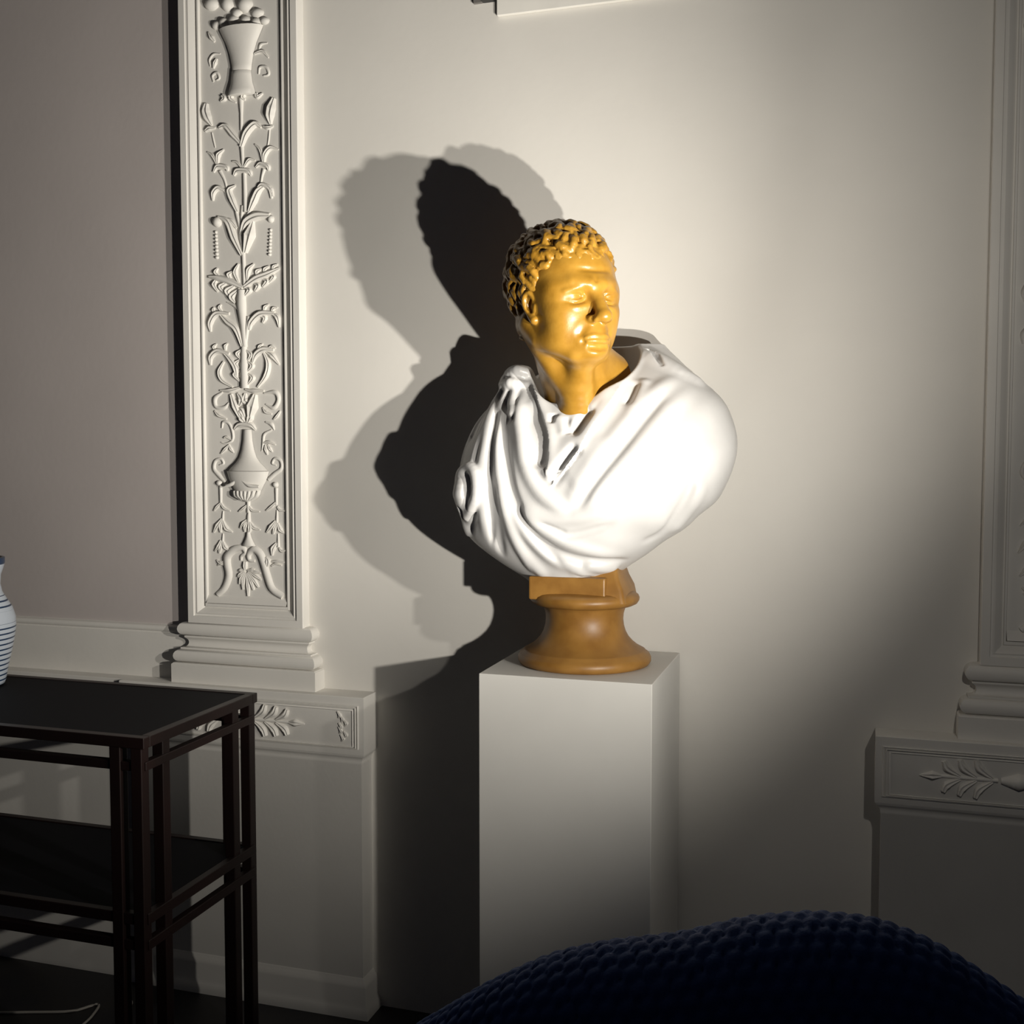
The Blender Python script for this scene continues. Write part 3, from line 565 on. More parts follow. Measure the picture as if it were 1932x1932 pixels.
FOLDS = [
 ('r', 0.009, 0.009, [(-0.1662, -0.1517, 1.3729), (-0.1771, -0.1956, 1.3265), (-0.1917, -0.2265, 1.2725), (-0.201, -0.2383, 1.2287), (-0.2057, -0.2441, 1.1912)]),
 ('r', 0.01, 0.01, [(-0.1722, -0.1543, 1.36), (-0.177, -0.2112, 1.3103), (-0.1767, -0.2414, 1.2599), (-0.1808, -0.2537, 1.2165), (-0.1789, -0.2594, 1.1795), (-0.1745, -0.261, 1.1301), (-0.1738, -0.2411, 1.0726)]),
 ('g', 0.012, 0.006, [(-0.1682, -0.1509, 1.3601), (-0.1628, -0.224, 1.3036), (-0.1597, -0.2561, 1.2413), (-0.1588, -0.2678, 1.18), (-0.1564, -0.2665, 1.1184), (-0.1608, -0.2358, 1.0568)]),
 ('r', 0.009, 0.007, [(-0.1578, -0.2221, 1.3099), (-0.146, -0.2602, 1.2413), (-0.134, -0.2756, 1.1652), (-0.1155, -0.2734, 1.1043), (-0.0935, -0.2531, 1.0479), (-0.0833, -0.2329, 1.0151)]),
 ('g', 0.012, 0.009, [(-0.1533, -0.2023, 1.3355), (-0.1396, -0.2451, 1.2844), (-0.1247, -0.2714, 1.2231), (-0.1107, -0.2805, 1.1718), (-0.0914, -0.2813, 1.1266), (-0.0618, -0.2746, 1.0843), (-0.0291, -0.256, 1.047), (0.0146, -0.2295, 1.015)]),
 ('g', 0.007, 0.01, [(-0.1451, -0.268, 1.2108), (-0.1485, -0.2727, 1.1496), (-0.1448, -0.2643, 1.0938), (-0.1384, -0.2339, 1.0416)]),
 ('r', 0.008, 0.007, [(-0.1505, -0.1448, 1.3698), (-0.1323, -0.2147, 1.3347), (-0.1285, -0.2361, 1.3077)]),
 ('g', 0.007, 0.006, [(-0.1651, -0.15, 1.3601), (-0.1429, -0.2142, 1.3287), (-0.1295, -0.2412, 1.2968)]),
 ('g', 0.007, 0.006, [(-0.1281, -0.1954, 1.3542), (-0.1205, -0.2263, 1.3249), (-0.1203, -0.2447, 1.2966)]),
 ('r', 0.011, 0.012, [(-0.1216, -0.1821, 1.3674), (-0.1161, -0.227, 1.3248), (-0.1008, -0.261, 1.2718), (-0.0819, -0.2816, 1.2144), (-0.0549, -0.2882, 1.1727), (-0.0238, -0.2882, 1.1492), (0.0069, -0.2878, 1.1362)]),
 ('g', 0.012, 0.02, [(-0.0951, -0.2216, 1.3402), (-0.0692, -0.2609, 1.2838), (-0.0583, -0.2768, 1.2415), (-0.059, -0.285, 1.2116)]),
 ('e', 0.009, 0.008, 0.014, -1, [(-0.1028, -0.1734, 1.3801), (-0.0819, -0.2169, 1.3495), (-0.0616, -0.2487, 1.3083), (-0.0455, -0.2666, 1.2746), (-0.0423, -0.2833, 1.2236), (-0.0456, -0.288, 1.1967)]),
 ('g', 0.015, 0.011, [(0.0526, -0.2249, 1.3532), (0.0327, -0.2455, 1.3226), (0.015, -0.2611, 1.2954), (-0.0021, -0.2723, 1.2684)]),
 ('g', 0.016, 0.01, [(0.0199, -0.2743, 1.2594), (0.0018, -0.281, 1.2416), (-0.0182, -0.2868, 1.2148), (-0.0391, -0.2891, 1.1804)]),
 ('e', 0.013, 0.008, 0.04, 1, [(0.0848, -0.2029, 1.378), (0.0702, -0.2349, 1.3405), (0.0514, -0.253, 1.3102), (0.0347, -0.2662, 1.2832), (0.0219, -0.276, 1.2565), (-0.0003, -0.2848, 1.2238), (-0.0221, -0.2891, 1.197), (-0.0377, -0.2887, 1.1789)]),
 ('r', 0.009, 0.014, [(0.1834, -0.1524, 1.3899), (0.1469, -0.2075, 1.3616), (0.1141, -0.2411, 1.3219), (0.0777, -0.2681, 1.2712), (0.0423, -0.2843, 1.221), (0.0133, -0.2897, 1.1765), (-0.0052, -0.2887, 1.1495)]),
 ('g', 0.009, 0.01, [(0.1677, -0.2055, 1.3554), (0.1299, -0.2451, 1.3127), (0.0936, -0.2722, 1.2593), (0.0578, -0.2862, 1.2123), (0.0286, -0.2896, 1.1678), (0.0074, -0.2875, 1.1377)]),
 ('r', 0.007, 0.016, [(0.2088, -0.1581, 1.3723), (0.1715, -0.2271, 1.3247), (0.1363, -0.2623, 1.2711), (0.0932, -0.2833, 1.2153), (0.0524, -0.2881, 1.1739), (0.022, -0.287, 1.1409)]),
 ('g', 0.006, 0.01, [(0.1059, -0.2005, 1.3778), (0.1011, -0.2223, 1.3526), (0.0962, -0.2423, 1.325)]),
 ('r', 0.006, 0.011, [(0.1209, -0.1912, 1.3841), (0.1148, -0.2223, 1.3524), (0.1013, -0.2523, 1.3068)]),
 ('g', 0.004, 0.011, [(0.1824, -0.255, 1.2564), (0.1391, -0.2754, 1.2125), (0.0819, -0.2854, 1.1683)]),
 ('g', 0.006, 0.009, [(0.2194, -0.2443, 1.2066), (0.2081, -0.2455, 1.1742), (0.1866, -0.2378, 1.1351), (0.1514, -0.2219, 1.0944), (0.1144, -0.2344, 1.0779)]),
 ('r', 0.005, 0.014, [(0.2326, -0.234, 1.2035), (0.2207, -0.2297, 1.1619), (0.1954, -0.2167, 1.1251), (0.1634, -0.2035, 1.0933)]),
 ('r', 0.008, 0.012, [(-0.1019, -0.2833, 1.1483), (-0.0685, -0.2843, 1.1326), (-0.0307, -0.2855, 1.1243), (0.0094, -0.2854, 1.1272), (0.0517, -0.2841, 1.1382), (0.0873, -0.2823, 1.1564)]),
 ('g', 0.008, 0.007, [(-0.0845, -0.2834, 1.1268), (-0.0469, -0.2829, 1.1124), (-0.017, -0.2786, 1.0977), (-0.0021, -0.2763, 1.0934), (0.041, -0.2769, 1.1034), (0.0915, -0.2726, 1.122)]),
 ('r', 0.009, 0.011, [(-0.1004, -0.283, 1.1462), (-0.0688, -0.2832, 1.118), (-0.0328, -0.2775, 1.0943), (0.0025, -0.2697, 1.0749), (0.0453, -0.2549, 1.0627), (0.0939, -0.2232, 1.0573)]),
 ('g', 0.007, 0.008, [(-0.0608, -0.2779, 1.0936), (-0.0326, -0.2665, 1.0661), (0.0023, -0.2564, 1.051), (0.054, -0.2384, 1.0463), (0.0988, -0.2012, 1.0486)]),
 ('r', 0.008, 0.012, [(-0.1078, -0.2797, 1.1353), (-0.075, -0.2725, 1.0838), (-0.0378, -0.2586, 1.05), (0.0022, -0.2431, 1.0283), (0.0266, -0.2138, 1.0044)]),
 ('r', 0.008, 0.011, [(-0.1216, -0.2762, 1.1257), (-0.1051, -0.2676, 1.0765), (-0.0816, -0.2499, 1.0386), (-0.0544, -0.2328, 1.0068)]),
 ('r', 0.007, 0.011, [(0.0127, -0.2477, 1.0383), (0.0454, -0.2274, 1.0296), (0.0737, -0.1996, 1.0308)]),
 ('g', 0.006, 0.006, [(-0.007, -0.2439, 1.0281), (0.0196, -0.224, 1.0115), (0.0341, -0.2052, 1.0037)]),
 ('g', 0.009, 0.007, [(-0.2391, -0.1833, 1.2602), (-0.2211, -0.2, 1.2728), (-0.2135, -0.1877, 1.2985), (-0.1955, -0.1608, 1.3376)]),
 ('g', 0.009, 0.007, [(-0.2118, -0.2228, 1.0861), (-0.1979, -0.2478, 1.1227), (-0.1884, -0.2559, 1.1482)]),
 ('r', 0.007, 0.008, [(-0.2276, -0.2253, 1.1272), (-0.2231, -0.2193, 1.0983), (-0.2179, -0.2103, 1.0818)]),
 ('r', 0.004, 0.02, [(0.0588, -0.2649, 1.2832), (0.0333, -0.2848, 1.2239), (-0.0019, -0.2899, 1.1823)]),
 ('r', 0.005, 0.009, [(-0.0378, -0.2494, 1.3111), (-0.0229, -0.2583, 1.2957), (-0.0136, -0.2694, 1.2715)]),
 ('g', 0.005, 0.007, [(-0.0135, -0.2523, 1.3108), (-0.0107, -0.2632, 1.2895), (-0.0075, -0.2694, 1.2744)]),
 ('g', 0.005, 0.007, [(-0.0418, -0.2461, 1.3173), (-0.0417, -0.2579, 1.2958)]),
]

# ================================================================ the bust
bust = empty('bust', (0, -.17, .841)); BL = np.array([0, -.17, .841])
tag(bust, 'classical bust with ochre head and white draped toga on a brown socle', 'bust')
def sculpt(name, v, q, m, parent=bust): return big(name, np.asarray(v)-BL, q, m, parent)
# ---- toga
G = Grid((-.30, -.37, .965), (.33, -.02, 1.475), .0022)
F0 = torso_base(G)
band = np.abs(F0) < .04
bi = np.argwhere(band); Pb = (G.lo+bi*G.h).astype('f4'); Fb = F0[band].copy()
def fold_eval(P, pts, fade):
    best = np.full(len(P), 9., 'f4'); par = np.zeros(len(P), 'f4'); sgn = np.ones(len(P), 'f4'); n = len(pts)-1
    for i in range(n):
        a, b = pts[i].astype('f4'), pts[i+1].astype('f4'); d = b-a; t = np.clip(((P-a)@d)/(d@d), 0, 1)
        w = P-a-t[:, None]*d; dist = np.sqrt((w*w).sum(1)); m = dist < best
        best[m] = dist[m]; par[m] = (i+t[m])/n
        cr = d[0]*(P[m, 2]-a[2])-d[2]*(P[m, 0]-a[0]); sgn[m] = np.where(cr > 0, -1, 1)
    env = np.clip(par/fade, 0, 1)*np.clip((1-par)/fade, 0, 1); env = env*env*(3-2*env)
    return best, env, sgn
for fo in FOLDS:
    pts = fo[-1]; pts, _ = catmull(pts, [0]*len(pts), 4); pts = np.array(pts)
    reach = (fo[3]*3 if fo[0] == 'e' else fo[2]*2.6)+.006
    m = np.all((Pb > pts.min(0)-reach) & (Pb < pts.max(0)+reach), 1)
    if fo[0] == 'e':
        d, env, sg = fold_eval(Pb[m], pts, .12); s = d*sg*fo[4]
        rise = np.clip(s/fo[2]+.5, 0, 1); rise = rise*rise*(3-2*rise)
        Fb[m] -= fo[1]*rise*np.exp(-(np.clip(s, 0, None)/fo[3])**2)*env
    else:
        d, env, sg = fold_eval(Pb[m], pts, .22); w = fo[2]
        if fo[0] == 'r': Fb[m] -= fo[1]*1.2*env*np.exp(-(d/w)**2)
        else: Fb[m] += fo[1]*1.12*env*np.exp(-(d/w)**2)
# soft irregular cloth undulation
x, y, z = Pb.T
Fb -= .0016*np.sin(38*x+21*z+3*np.sin(17*z))*np.sin(29*z-14*x)
G.F = F0; G.F[band] = Fb
DY = np.array((-.006, .031, .002))
def tch(pts, rads, k, cut=False, sub=4): G.chain([tuple(np.array(p)+DY) for p in pts], rads, k, cut, sub)
# sliver edge and back roll of the mantle on the left shoulder
tch([(.178, -.185, 1.386), (.205, -.17, 1.376), (.236, -.155, 1.358)], [.006, .006, .003], .006)
tch([(.090, -.140, 1.430), (.125, -.160, 1.418), (.168, -.172, 1.392), (.205, -.170, 1.372)], [.008, .014, .016, .010], .022)
tch([(.088, -.110, 1.436), (.092, -.180, 1.408), (.072, -.240, 1.365), (.040, -.275, 1.325)], [.010, .012, .012, .008], .016)
tch([(.115, -.150, 1.436), (.135, -.17, 1.424), (.15, -.19, 1.408)], [.004, .006, .003], .005, cut=True)
# knot on the right shoulder and folds gathered into it
tch([(-.150, -.195, 1.380), (-.128, -.205, 1.391), (-.100, -.195, 1.390)], [.016, .021, .017], .008)
tch([(-.158, -.205, 1.374), (-.135, -.224, 1.376), (-.110, -.220, 1.372)], [.008, .012, .008], .006)
tch([(-.148, -.200, 1.397), (-.125, -.220, 1.401), (-.102, -.212, 1.396)], [.006, .009, .006], .006)
tch([(-.152, -.214, 1.386), (-.130, -.233, 1.389), (-.108, -.226, 1.384)], [.001, .002, .001], .005, cut=True)
for a, b in (((-.150, -.205, 1.372), (-.195, -.195, 1.302)), ((-.140, -.215, 1.370), (-.165, -.235, 1.287)), ((-.126, -.222, 1.366), (-.128, -.255, 1.297)), ((-.110, -.215, 1.368), (-.095, -.250, 1.307)), ((-.100, -.205, 1.382), (-.075, -.225, 1.342))):
    tch([a, tuple((np.array(a)+np.array(b))/2+np.array((0, -.004, 0))), b], [.008, .009, .004], .008)
# neck opening
G.add((-.006, -.160, 1.447), (.107, .125, .138), .006, cut=True, full=True)
G.add((-.037, -.185, 1.412), (.062, .090, .085), .008, cut=True)
# looped sleeve end
loop = [(-.228, -.245, 1.150), (-.224, -.262, 1.190), (-.205, -.275, 1.214), (-.184, -.290, 1.203), (-.178, -.300, 1.165), (-.192, -.290, 1.138), (-.208, -.275, 1.120)]
tch([(-.212, -.262, 1.198), (-.209, -.272, 1.165), (-.208, -.264, 1.130)], [.020, .026, .018], .012)
tch(loop, [.006, .009, .011, .012, .011, .010, .006], .009)
tch([(-.238, -.225, 1.136), (-.232, -.24, 1.155), (-.222, -.25, 1.175)], [.006, .008, .009], .008)
tch([(-.205, -.296, 1.188), (-.203, -.298, 1.165), (-.200, -.294, 1.138)], [.002, .0048, .002], .005, cut=True)
tch([(-.222, -.275, 1.160), (-.218, -.280, 1.135), (-.212, -.275, 1.115)], [.001, .004, .001], .005, cut=True)
G.seal()
toga = sculpt('toga', *G.mesh(), 'toga'); toga['label'] = 'white draped toga with knotted shoulder'
del G, F0, Pb, Fb, band, bi
# ---- head and neck (head frame: face towards -y, origin between the eyes on the head axis)
HM = Matrix.Translation((-.021, -.250, 1.521)) @ Matrix.Rotation(R(-3), 4, 'Y') @ Matrix.Rotation(R(49), 4, 'Z') @ Matrix.Rotation(R(2), 4, 'X') @ Matrix.Diagonal((1.11, 1.08, 1.0, 1))
HI = HM.inverted()
def toL(p): return tuple(HI @ Vector(p))
def toW(v): A = np.array(HM); return np.asarray(v) @ A[:3, :3].T + A[:3, 3]
G = Grid((-.125, -.135, -.215), (.125, .14, .14), .0018)
G.F = G.ell((0, .014, .042), (.074, .097, .092))
G.add((0, -.038, .040), (.060, .050, .050), .03, full=True)
G.add((0, -.032, -.033), (.056, .060, .072), .03, full=True)
for s in (-1, 1):
    G.chain([(s*.056, .010, -.036), (s*.052, -.006, -.070), (s*.026, -.064, -.099)], [.016, .016, .014], .024)
    G.add((s*.041, -.056, -.026), (.020, .022, .016), .024)
    G.add((s*.040, -.040, -.056), (.020, .032, .030), .03)
G.add((0, -.081, -.098), (.022, .018, .016), .018)
G.add((0, -.074, -.070), (.028, .024, .024), .022)
G.chain([(-.053, -.058, .012), (-.036, -.078, .019), (-.013, -.090, .017), (0, -.091, .018), (.013, -.090, .017), (.036, -.078, .019), (.053, -.058, .012)], [.007, .010, .010, .009, .010, .010, .007], .020)
for s in (-1, 1): G.add((s*.034, -.097, -.004), (.021, .0235, .0128), .011, cut=True)
G.chain([(0, -.089, .014), (0, -.099, -.012), (0, -.110, -.036)], [.0085, .0098, .0118], .010)
G.add((0, -.113, -.0410), (.0120, .0105, .0100), .008)
for s in (-1, 1):
    G.add((s*.0140, -.101, -.0440), (.0082, .012, .0080), .006)
    G.add((s*.0068, -.107, -.0525), (.0042, .006, .0035), .003, cut=True)
    G.add((s*.034, -.0690, -.003), (.0165, .0155, .0125), .003)
    G.chain([(s*.0175, -.0815, -.0045), (s*.025, -.0852, .0030), (s*.034, -.0848, .0044), (s*.043, -.0795, .0014), (s*.0500, -.0705, -.0050)], [.0018, .0027, .0031, .0027, .0020], .003, sub=3)
    G.chain([(s*.0175, -.0815, -.0055), (s*.026, -.0838, -.0100), (s*.035, -.0822, -.0113), (s*.044, -.0765, -.0090), (s*.0500, -.0705, -.0050)], [.0018, .0026, .0028, .0026, .0020], .003, sub=3)
    G.chain([(s*.021, -.088, .0110), (s*.035, -.0880, .0105), (s*.049, -.078, .0050)], [.0026, .0042, .0034], .006, sub=3)
    G.chain([(s*.020, -.085, -.0195), (s*.033, -.083, -.0220), (s*.044, -.076, -.0190)], [.002, .003, .002], .007, sub=3)
    G.chain([(s*.018, -.105, -.0420), (s*.025, -.097, -.0560), (s*.029, -.088, -.0680)], [.0008, .0016, .0006], .013, cut=True, sub=3)
    G.chain([(s*.025, -.0945, -.0785), (s*.0255, -.090, -.0830)], [.0020, .0014], .008, cut=True)
    G.add((s*.050, -.030, .006), (.017, .030, .030), .03)
    G.add((s*.050, -.064, -.001), (.009, .009, .010), .010)
    G.add((s*.0195, -.0785, -.005), (.0045, .005, .0045), .005)
    # ear, half covered by the side locks
    ear = [(s*.072, -.020, .000), (s*.077, -.014, .010), (s*.079, -.004, .006), (s*.078, .000, -.008), (s*.074, -.006, -.025), (s*.070, -.017, -.038)]
    G.add((s*.069, -.011, -.012), (.007, .012, .022), .005)
    G.chain(ear, [.0040, .0045, .0045, .0045, .0045, .0085], .004, sub=3)
    G.chain([(s*.075, -.013, -.004), (s*.075, -.009, -.015), (s*.073, -.013, -.022)], [.004, .005, .0035], .003, cut=True)
    G.chain([(s*.070, -.023, -.014), (s*.070, -.021, -.022)], [.0045, .004], .004)
G.chain([(-.022, -.0920, -.0765), (-.011, -.0972, -.0722), (0, -.0982, -.0732), (.011, -.0972, -.0722), (.022, -.0920, -.0765)], [.0018, .0031, .0030, .0031, .0018], .005, sub=3)
G.chain([(-.018, -.0925, -.0805), (-.008, -.0968, -.0822), (.008, -.0968, -.0822), (.018, -.0925, -.0805)], [.0022, .0040, .0040, .0022], .006, sub=3)
G.chain([(-.024, -.0930, -.0780), (-.011, -.1025, -.0762), (0, -.1035, -.0772), (.011, -.1025, -.0762), (.024, -.0930, -.0780)], [.0010, .0015, .0015, .0015, .0010], .003, cut=True, sub=3)
G.chain([(-.014, -.0965, -.0915), (0, -.0990, -.0925), (.014, -.0965, -.0915)], [.003, .005, .003], .010, cut=True, sub=3)
G.chain([(0, -.1095, -.0540), (0, -.1060, -.0650)], [.0022, .0030], .005, cut=True)
G.chain([(-.030, -.0905, .044), (0, -.0935, .042), (.030, -.0905, .044)], [.0006, .0006, .0006], .008, cut=True, sub=3)
G.chain([(-.006, -.1015, .022), (-.0055, -.1015, .032)], [.001, .001], .006, cut=True)
# neck, sternomastoid cords, throat, upper chest
nb = np.array(toL((.000, -.152, 1.335))); nt_ = np.array((0, .018, -.040)); stern = np.array(toL((.002, -.236, 1.335)))
G.chain([nt_, nb], [.055, .068], .02)
for s in (-1, 1):
    a = np.array((s*.050, .026, -.045)); mid = a*.5+stern*.5+np.array((s*.006, -.004, 0))
    G.chain([a, mid, stern], [.016, .014, .011], .030, sub=4)
G.chain([(0, -.050, -.108), tuple(stern*.6+np.array((0, -.05, -.108))*.4), stern], [.018, .018, .012], .03, sub=3)
G.chain([toL((.01, -.16, 1.42)), toL((.060, -.130, 1.390)), toL((.10, -.11, 1.36))], [.036, .032, .03], .03)
G.add(toL((.008, -.146, 1.292)), (.105, .078, .060), .03, full=True)
G.seal(); v, q = G.mesh()
head = sculpt('head', toW(v), q, 'head'); head['label'] = 'polished ochre head and neck turned to the side'
del G
# ---- hair: short tousled locks over a cap
HL_A = [0, 25, 42, 54, 62, 70, 80, 92, 104, 118, 140, 181]; HL_Z = [.062, .064, .060, .044, .016, -.012, -.020, -.008, -.034, -.062, -.078, -.082]
def hairline(x, y): return np.interp(np.degrees(np.abs(np.arctan2(x, -(y-.004)))), HL_A, HL_Z)
G = Grid((-.11, -.125, -.105), (.11, .14, .163), .0017)
off_ = np.clip((G.ax[2]-hairline(G.ax[0][:, None], G.ax[1])[:, :, None])*.15-.002, -.004, .0018).astype('f4')
G.F = G.ell((0, .014, .042), (.074, .097, .092))
G.F = smin(G.F, G.ell((0, -.038, .040), (.060, .050, .050)), .03)
G.F = smin(G.F, G.ell((0, .030, -.036), (.062, .064, .052))-.002, .02)-off_
rnd = random.Random(11)
C0 = np.array((0, .014, .042)); RR = np.array((.077, .100, .095)); crown = np.array((.0, .060, .125))
N = 600
for i in range(N):
    zz = 1-2*(i+.5)/N; a = i*2.399963+rnd.uniform(-.15, .15); rr = math.sqrt(1-zz*zz)
    p = C0+RR*np.array((rr*math.cos(a), rr*math.sin(a), zz))
    if p[2] < -.01 and p[1] > .0: # nape follows the neck
        p = np.array((0, .030, -.036))+np.array((.064, .066, .054))*np.array((rr*math.cos(a), rr*math.sin(a), max(-.95, zz*1.1+.2)))
    hl = hairline(p[0], p[1])
    if p[2] < hl+.002 or p[2] < -.088: continue
    front = p[1] < -.03
    near = min(1, .34+(p[2]-hl)/.045)
    nrm = (p-C0)/RR**2; nrm /= np.linalg.norm(nrm)
    t = p-crown; t -= nrm*(t@nrm); t /= np.linalg.norm(t)+1e-6
    if p[2] > .05 and p[1] < .03: t = t*.5+np.array((.35*np.sign(p[0]+.015), -1, -.2))*.5
    turn = rnd.choice((-1, 1))*R(rnd.uniform(14, 44)); pts = []; L = rnd.uniform(.0070, .0120)*(.8 if front else 1)
    ang0 = rnd.uniform(-.6, .6)-turn*1.5; lift = rnd.uniform(.000, .0060)*near
    for k in range(5):
        pts.append(p+nrm*(.0012+lift*math.sin(.5+k*.75)))
        n2 = (p-C0)/RR**2; n2 /= np.linalg.norm(n2)
        tt = t-n2*(t@n2); tt /= np.linalg.norm(tt)+1e-6
        an = ang0+turn*k
        d = tt*math.cos(an)+np.cross(n2, tt)*math.sin(an); p = p+d*L; nrm = n2
        if p[2] < hairline(p[0], p[1])-.003: break
    if len(pts) < 2: continue
    r0 = rnd.uniform(.0040, .0074)*near
    G.chain(pts, [r0*.8, r0*1.05, r0, r0*.8, r0*.4][:len(pts)], .0013+.002*(1-near))
G.seal(); v, q = G.mesh()
hair = sculpt('hair', toW(v), q, 'hair'); hair['label'] = 'short curly carved hair'
del G
# ---- socle: turned pedestal foot with a name tablet block above
sp = [(.118, 0), (.124, .002), (.1275, .008), (.1275, .014), (.124, .021), (.118, .024), (.117, .027), (.113, .029), (.104, .034), (.094, .042), (.085, .052), (.079, .063), (.0755, .075), (.0742, .087), (.0750, .097), (.0775, .106), (.081, .112), (.0825, .1135), (.094, .1145), (.101, .118), (.1045, .1235), (.1050, .128), (.1030, .133), (.0970, .1375), (.090, .1395), (.070, .142), (.060, .146)]
soc = lathe('socle', sp, 'socle', bust, n=96)
bpy.context.view_layer.update()
tb = box('tablet', (-.0905, -.073, .128), (.056, .050, .172), 'socle', soc, bev=.003)
def drape_support():
    # shaped stem under the toga rising from the tablet
    v = []; f = []; rows = [(.125, .092, .060, -.066), (.150, .086, .062, -.060), (.170, .076, .058, -.052), (.192, .070, .050, -.040), (.215, .060, .05, -.03)]
    n = 4
    for z, xr, yb, yf in rows: v += [(-.080, yf, z), (xr, yf, z), (xr, yb, z), (-.080, yb, z)]
    for i in range(len(rows)-1):
        for k in range(4): f.append((i*4+k, i*4+(k+1) % 4, (i+1)*4+(k+1) % 4, (i+1)*4+k))
    f += [(0, 1, 2, 3), tuple(len(v)-4+k for k in range(4))]
    o = pyd('support', v, f, 'socle', bust)
    bm = bmesh.new(); bm.from_mesh(o.data); bmesh.ops.bevel(bm, geom=[e for e in bm.edges if abs(e.verts[0].co.z-e.verts[1].co.z) > .01], offset=.008, segments=3, affect='EDGES', profile=.5); bm.to_mesh(o.data); bm.free()
    return smooth_obj(o, 40)
drape_support()

# ================================================================ plinth, table, vase, chair, fittings
pl = empty('plinth', (0, -.17, 0)); tag(pl, 'tall square off-white plinth carrying the bust', 'plinth')
box('plinth_body', (-.16, -.3285, 0), (.16, -.0135, .841), 'plinth', pl, bev=.0012, base=(0, -.17, 0))
# dark side table: frame top with black inset, triple corner posts, rails, lower shelf
X1, Y0, Y1 = -.678, -.610, -.229; X0 = -1.86; TX, TY = (X0+X1)/2, (Y0+Y1)/2
tb_ = empty('console_table', (TX, TY, 0)); tag(tb_, 'dark reddish wooden console table with lower shelf and triple corner posts', 'table')
B0 = (TX, TY, 0); w = .022
def bar(name, lo, hi, m='wood', bev=.0015, parent=tb_): return box(name, lo, hi, m, parent, bev, B0)
ft = bar('top_frame', (X0, Y0, .730), (X1, Y0+.018, .750)); bar('top_frame', (X0, Y1-.018, .730), (X1, Y1, .750))
bar('top_frame', (X1-.018, Y0+.018, .730), (X1, Y1-.018, .750)); bar('top_frame', (X0, Y0+.018, .730), (X0+.018, Y1-.018, .750))
bar('top_panel', (X0+.017, Y0+.017, .733), (X1-.017, Y1-.017, .7485), 'glass_top')
bar('shelf_panel', (X0+.02, Y0+.02, .416), (X1-.02, Y1-.02, .432), 'glass_top')
for zt, th in ((.705, .016), (.434, .020), (.386, .018)):
    bar('rail', (X0+.01, Y0+.003, zt-th), (X1-.01, Y0+.019, zt)); bar('rail', (X0+.01, Y1-.019, zt-th), (X1-.01, Y1-.003, zt))
    bar('rail', (X1-.019, Y0+.01, zt-th), (X1-.003, Y1-.01, zt)); bar('rail', (X0+.003, Y0+.01, zt-th), (X0+.019, Y1-.01, zt))
for sx in (0, 1):
    for sy in (0, 1):
        x = X1-w-.006 if sx else X0+.006; y = Y1-w-.001 if sy else Y0+.001
        dx = -.044 if sx else .044; dy = -.062 if sy else .062
        for ox, oy in ((0, 0), (dx, 0), (0, dy)): bar('post', (x+ox, y+oy, 0), (x+ox+w, y+oy+w, .731))
# striped vase on the table
vz = lathe('vase', [(.050, 0), (.060, .002), (.063, .010), (.069, .040), (.076, .070), (.082, .100), (.0855, .125), (.0850, .145), (.079, .165), (.068, .184), (.060, .198), (.0565, .215), (.058, .235), (.064, .252), (.0665, .262), (.0665, .272), (.061, .2725), (.056, .250), (.054, .215), (.06, .190)], 'vase', None, (-1.289, -.348, .750), 72, cap=False)
vz.data.polygons.foreach_set('use_smooth', [True]*len(vz.data.polygons))
tag(vz, 'pale blue vase with dark horizontal stripes standing on the table', 'vase')
# cable lying on the floor under the table
def tube(name, pts, r, m, sub=6, n=6, parent=None, loc=(0, 0, 0)):
    P, _ = catmull(pts, [0]*len(pts), sub); v = []; f = []
    for i, p in enumerate(P):
        t = Vector(P[min(i+1, len(P)-1)]-P[max(i-1, 0)]).normalized(); a = t.orthogonal().normalized(); b = t.cross(a)
        for k in range(n): q = Vector(p)+(a*math.cos(2*math.pi*k/n)+b*math.sin(2*math.pi*k/n))*r; v.append(q-Vector(loc))
    for i in range(len(P)-1):
        for k in range(n): f.append((i*n+k, i*n+(k+1) % n, (i+1)*n+(k+1) % n, (i+1)*n+k))
    f += [tuple(range(n)), tuple((len(P)-1)*n+k for k in range(n))]
    return pyd(name, v, f, m, parent, loc, True)
cb = tube('cable', [(-1.42, -.33, .003), (-1.25, -.27, .003), (-1.1532, -.2341, .003), (-1.1169, -.1908, .003), (-1.095, -.24, .003), (-1.08, -.30, .003), (-1.02, -.26, .003), (-1.0450, -.17, .003), (-1.0650, -.150, .003), (-1.09, -.12, .003)], .003, 'wire', loc=(-1.1532, -.2341, 0))
tag(cb, 'thin pale cable lying on the dark floor under the table', 'cable')
# white board fixed high on the wall with a small fitting beside it
bd = empty('wall_board', (-.229, 0, 2.143)); tag(bd, 'flat white board fixed high on the wall above the bust', 'board')
box('board_face', (-.229, -.010, 2.143), (.72, -.001, 2.80), 'panel', bd, .001, (-.229, 0, 2.143))
br = empty('wall_fitting', (-.258, 0, 2.176)); tag(br, 'small dark fitting on the wall at the board\'s left corner', 'fitting')
box('back_plate', (-.2813, -.008, 2.174), (-.262, -.0005, 2.30), 'grey', br, .001, (-.258, 0, 2.176))
box('clamp', (-.262, -.020, 2.174), (-.2349, -.0005, 2.27), 'dark', br, .002, (-.258, 0, 2.176))
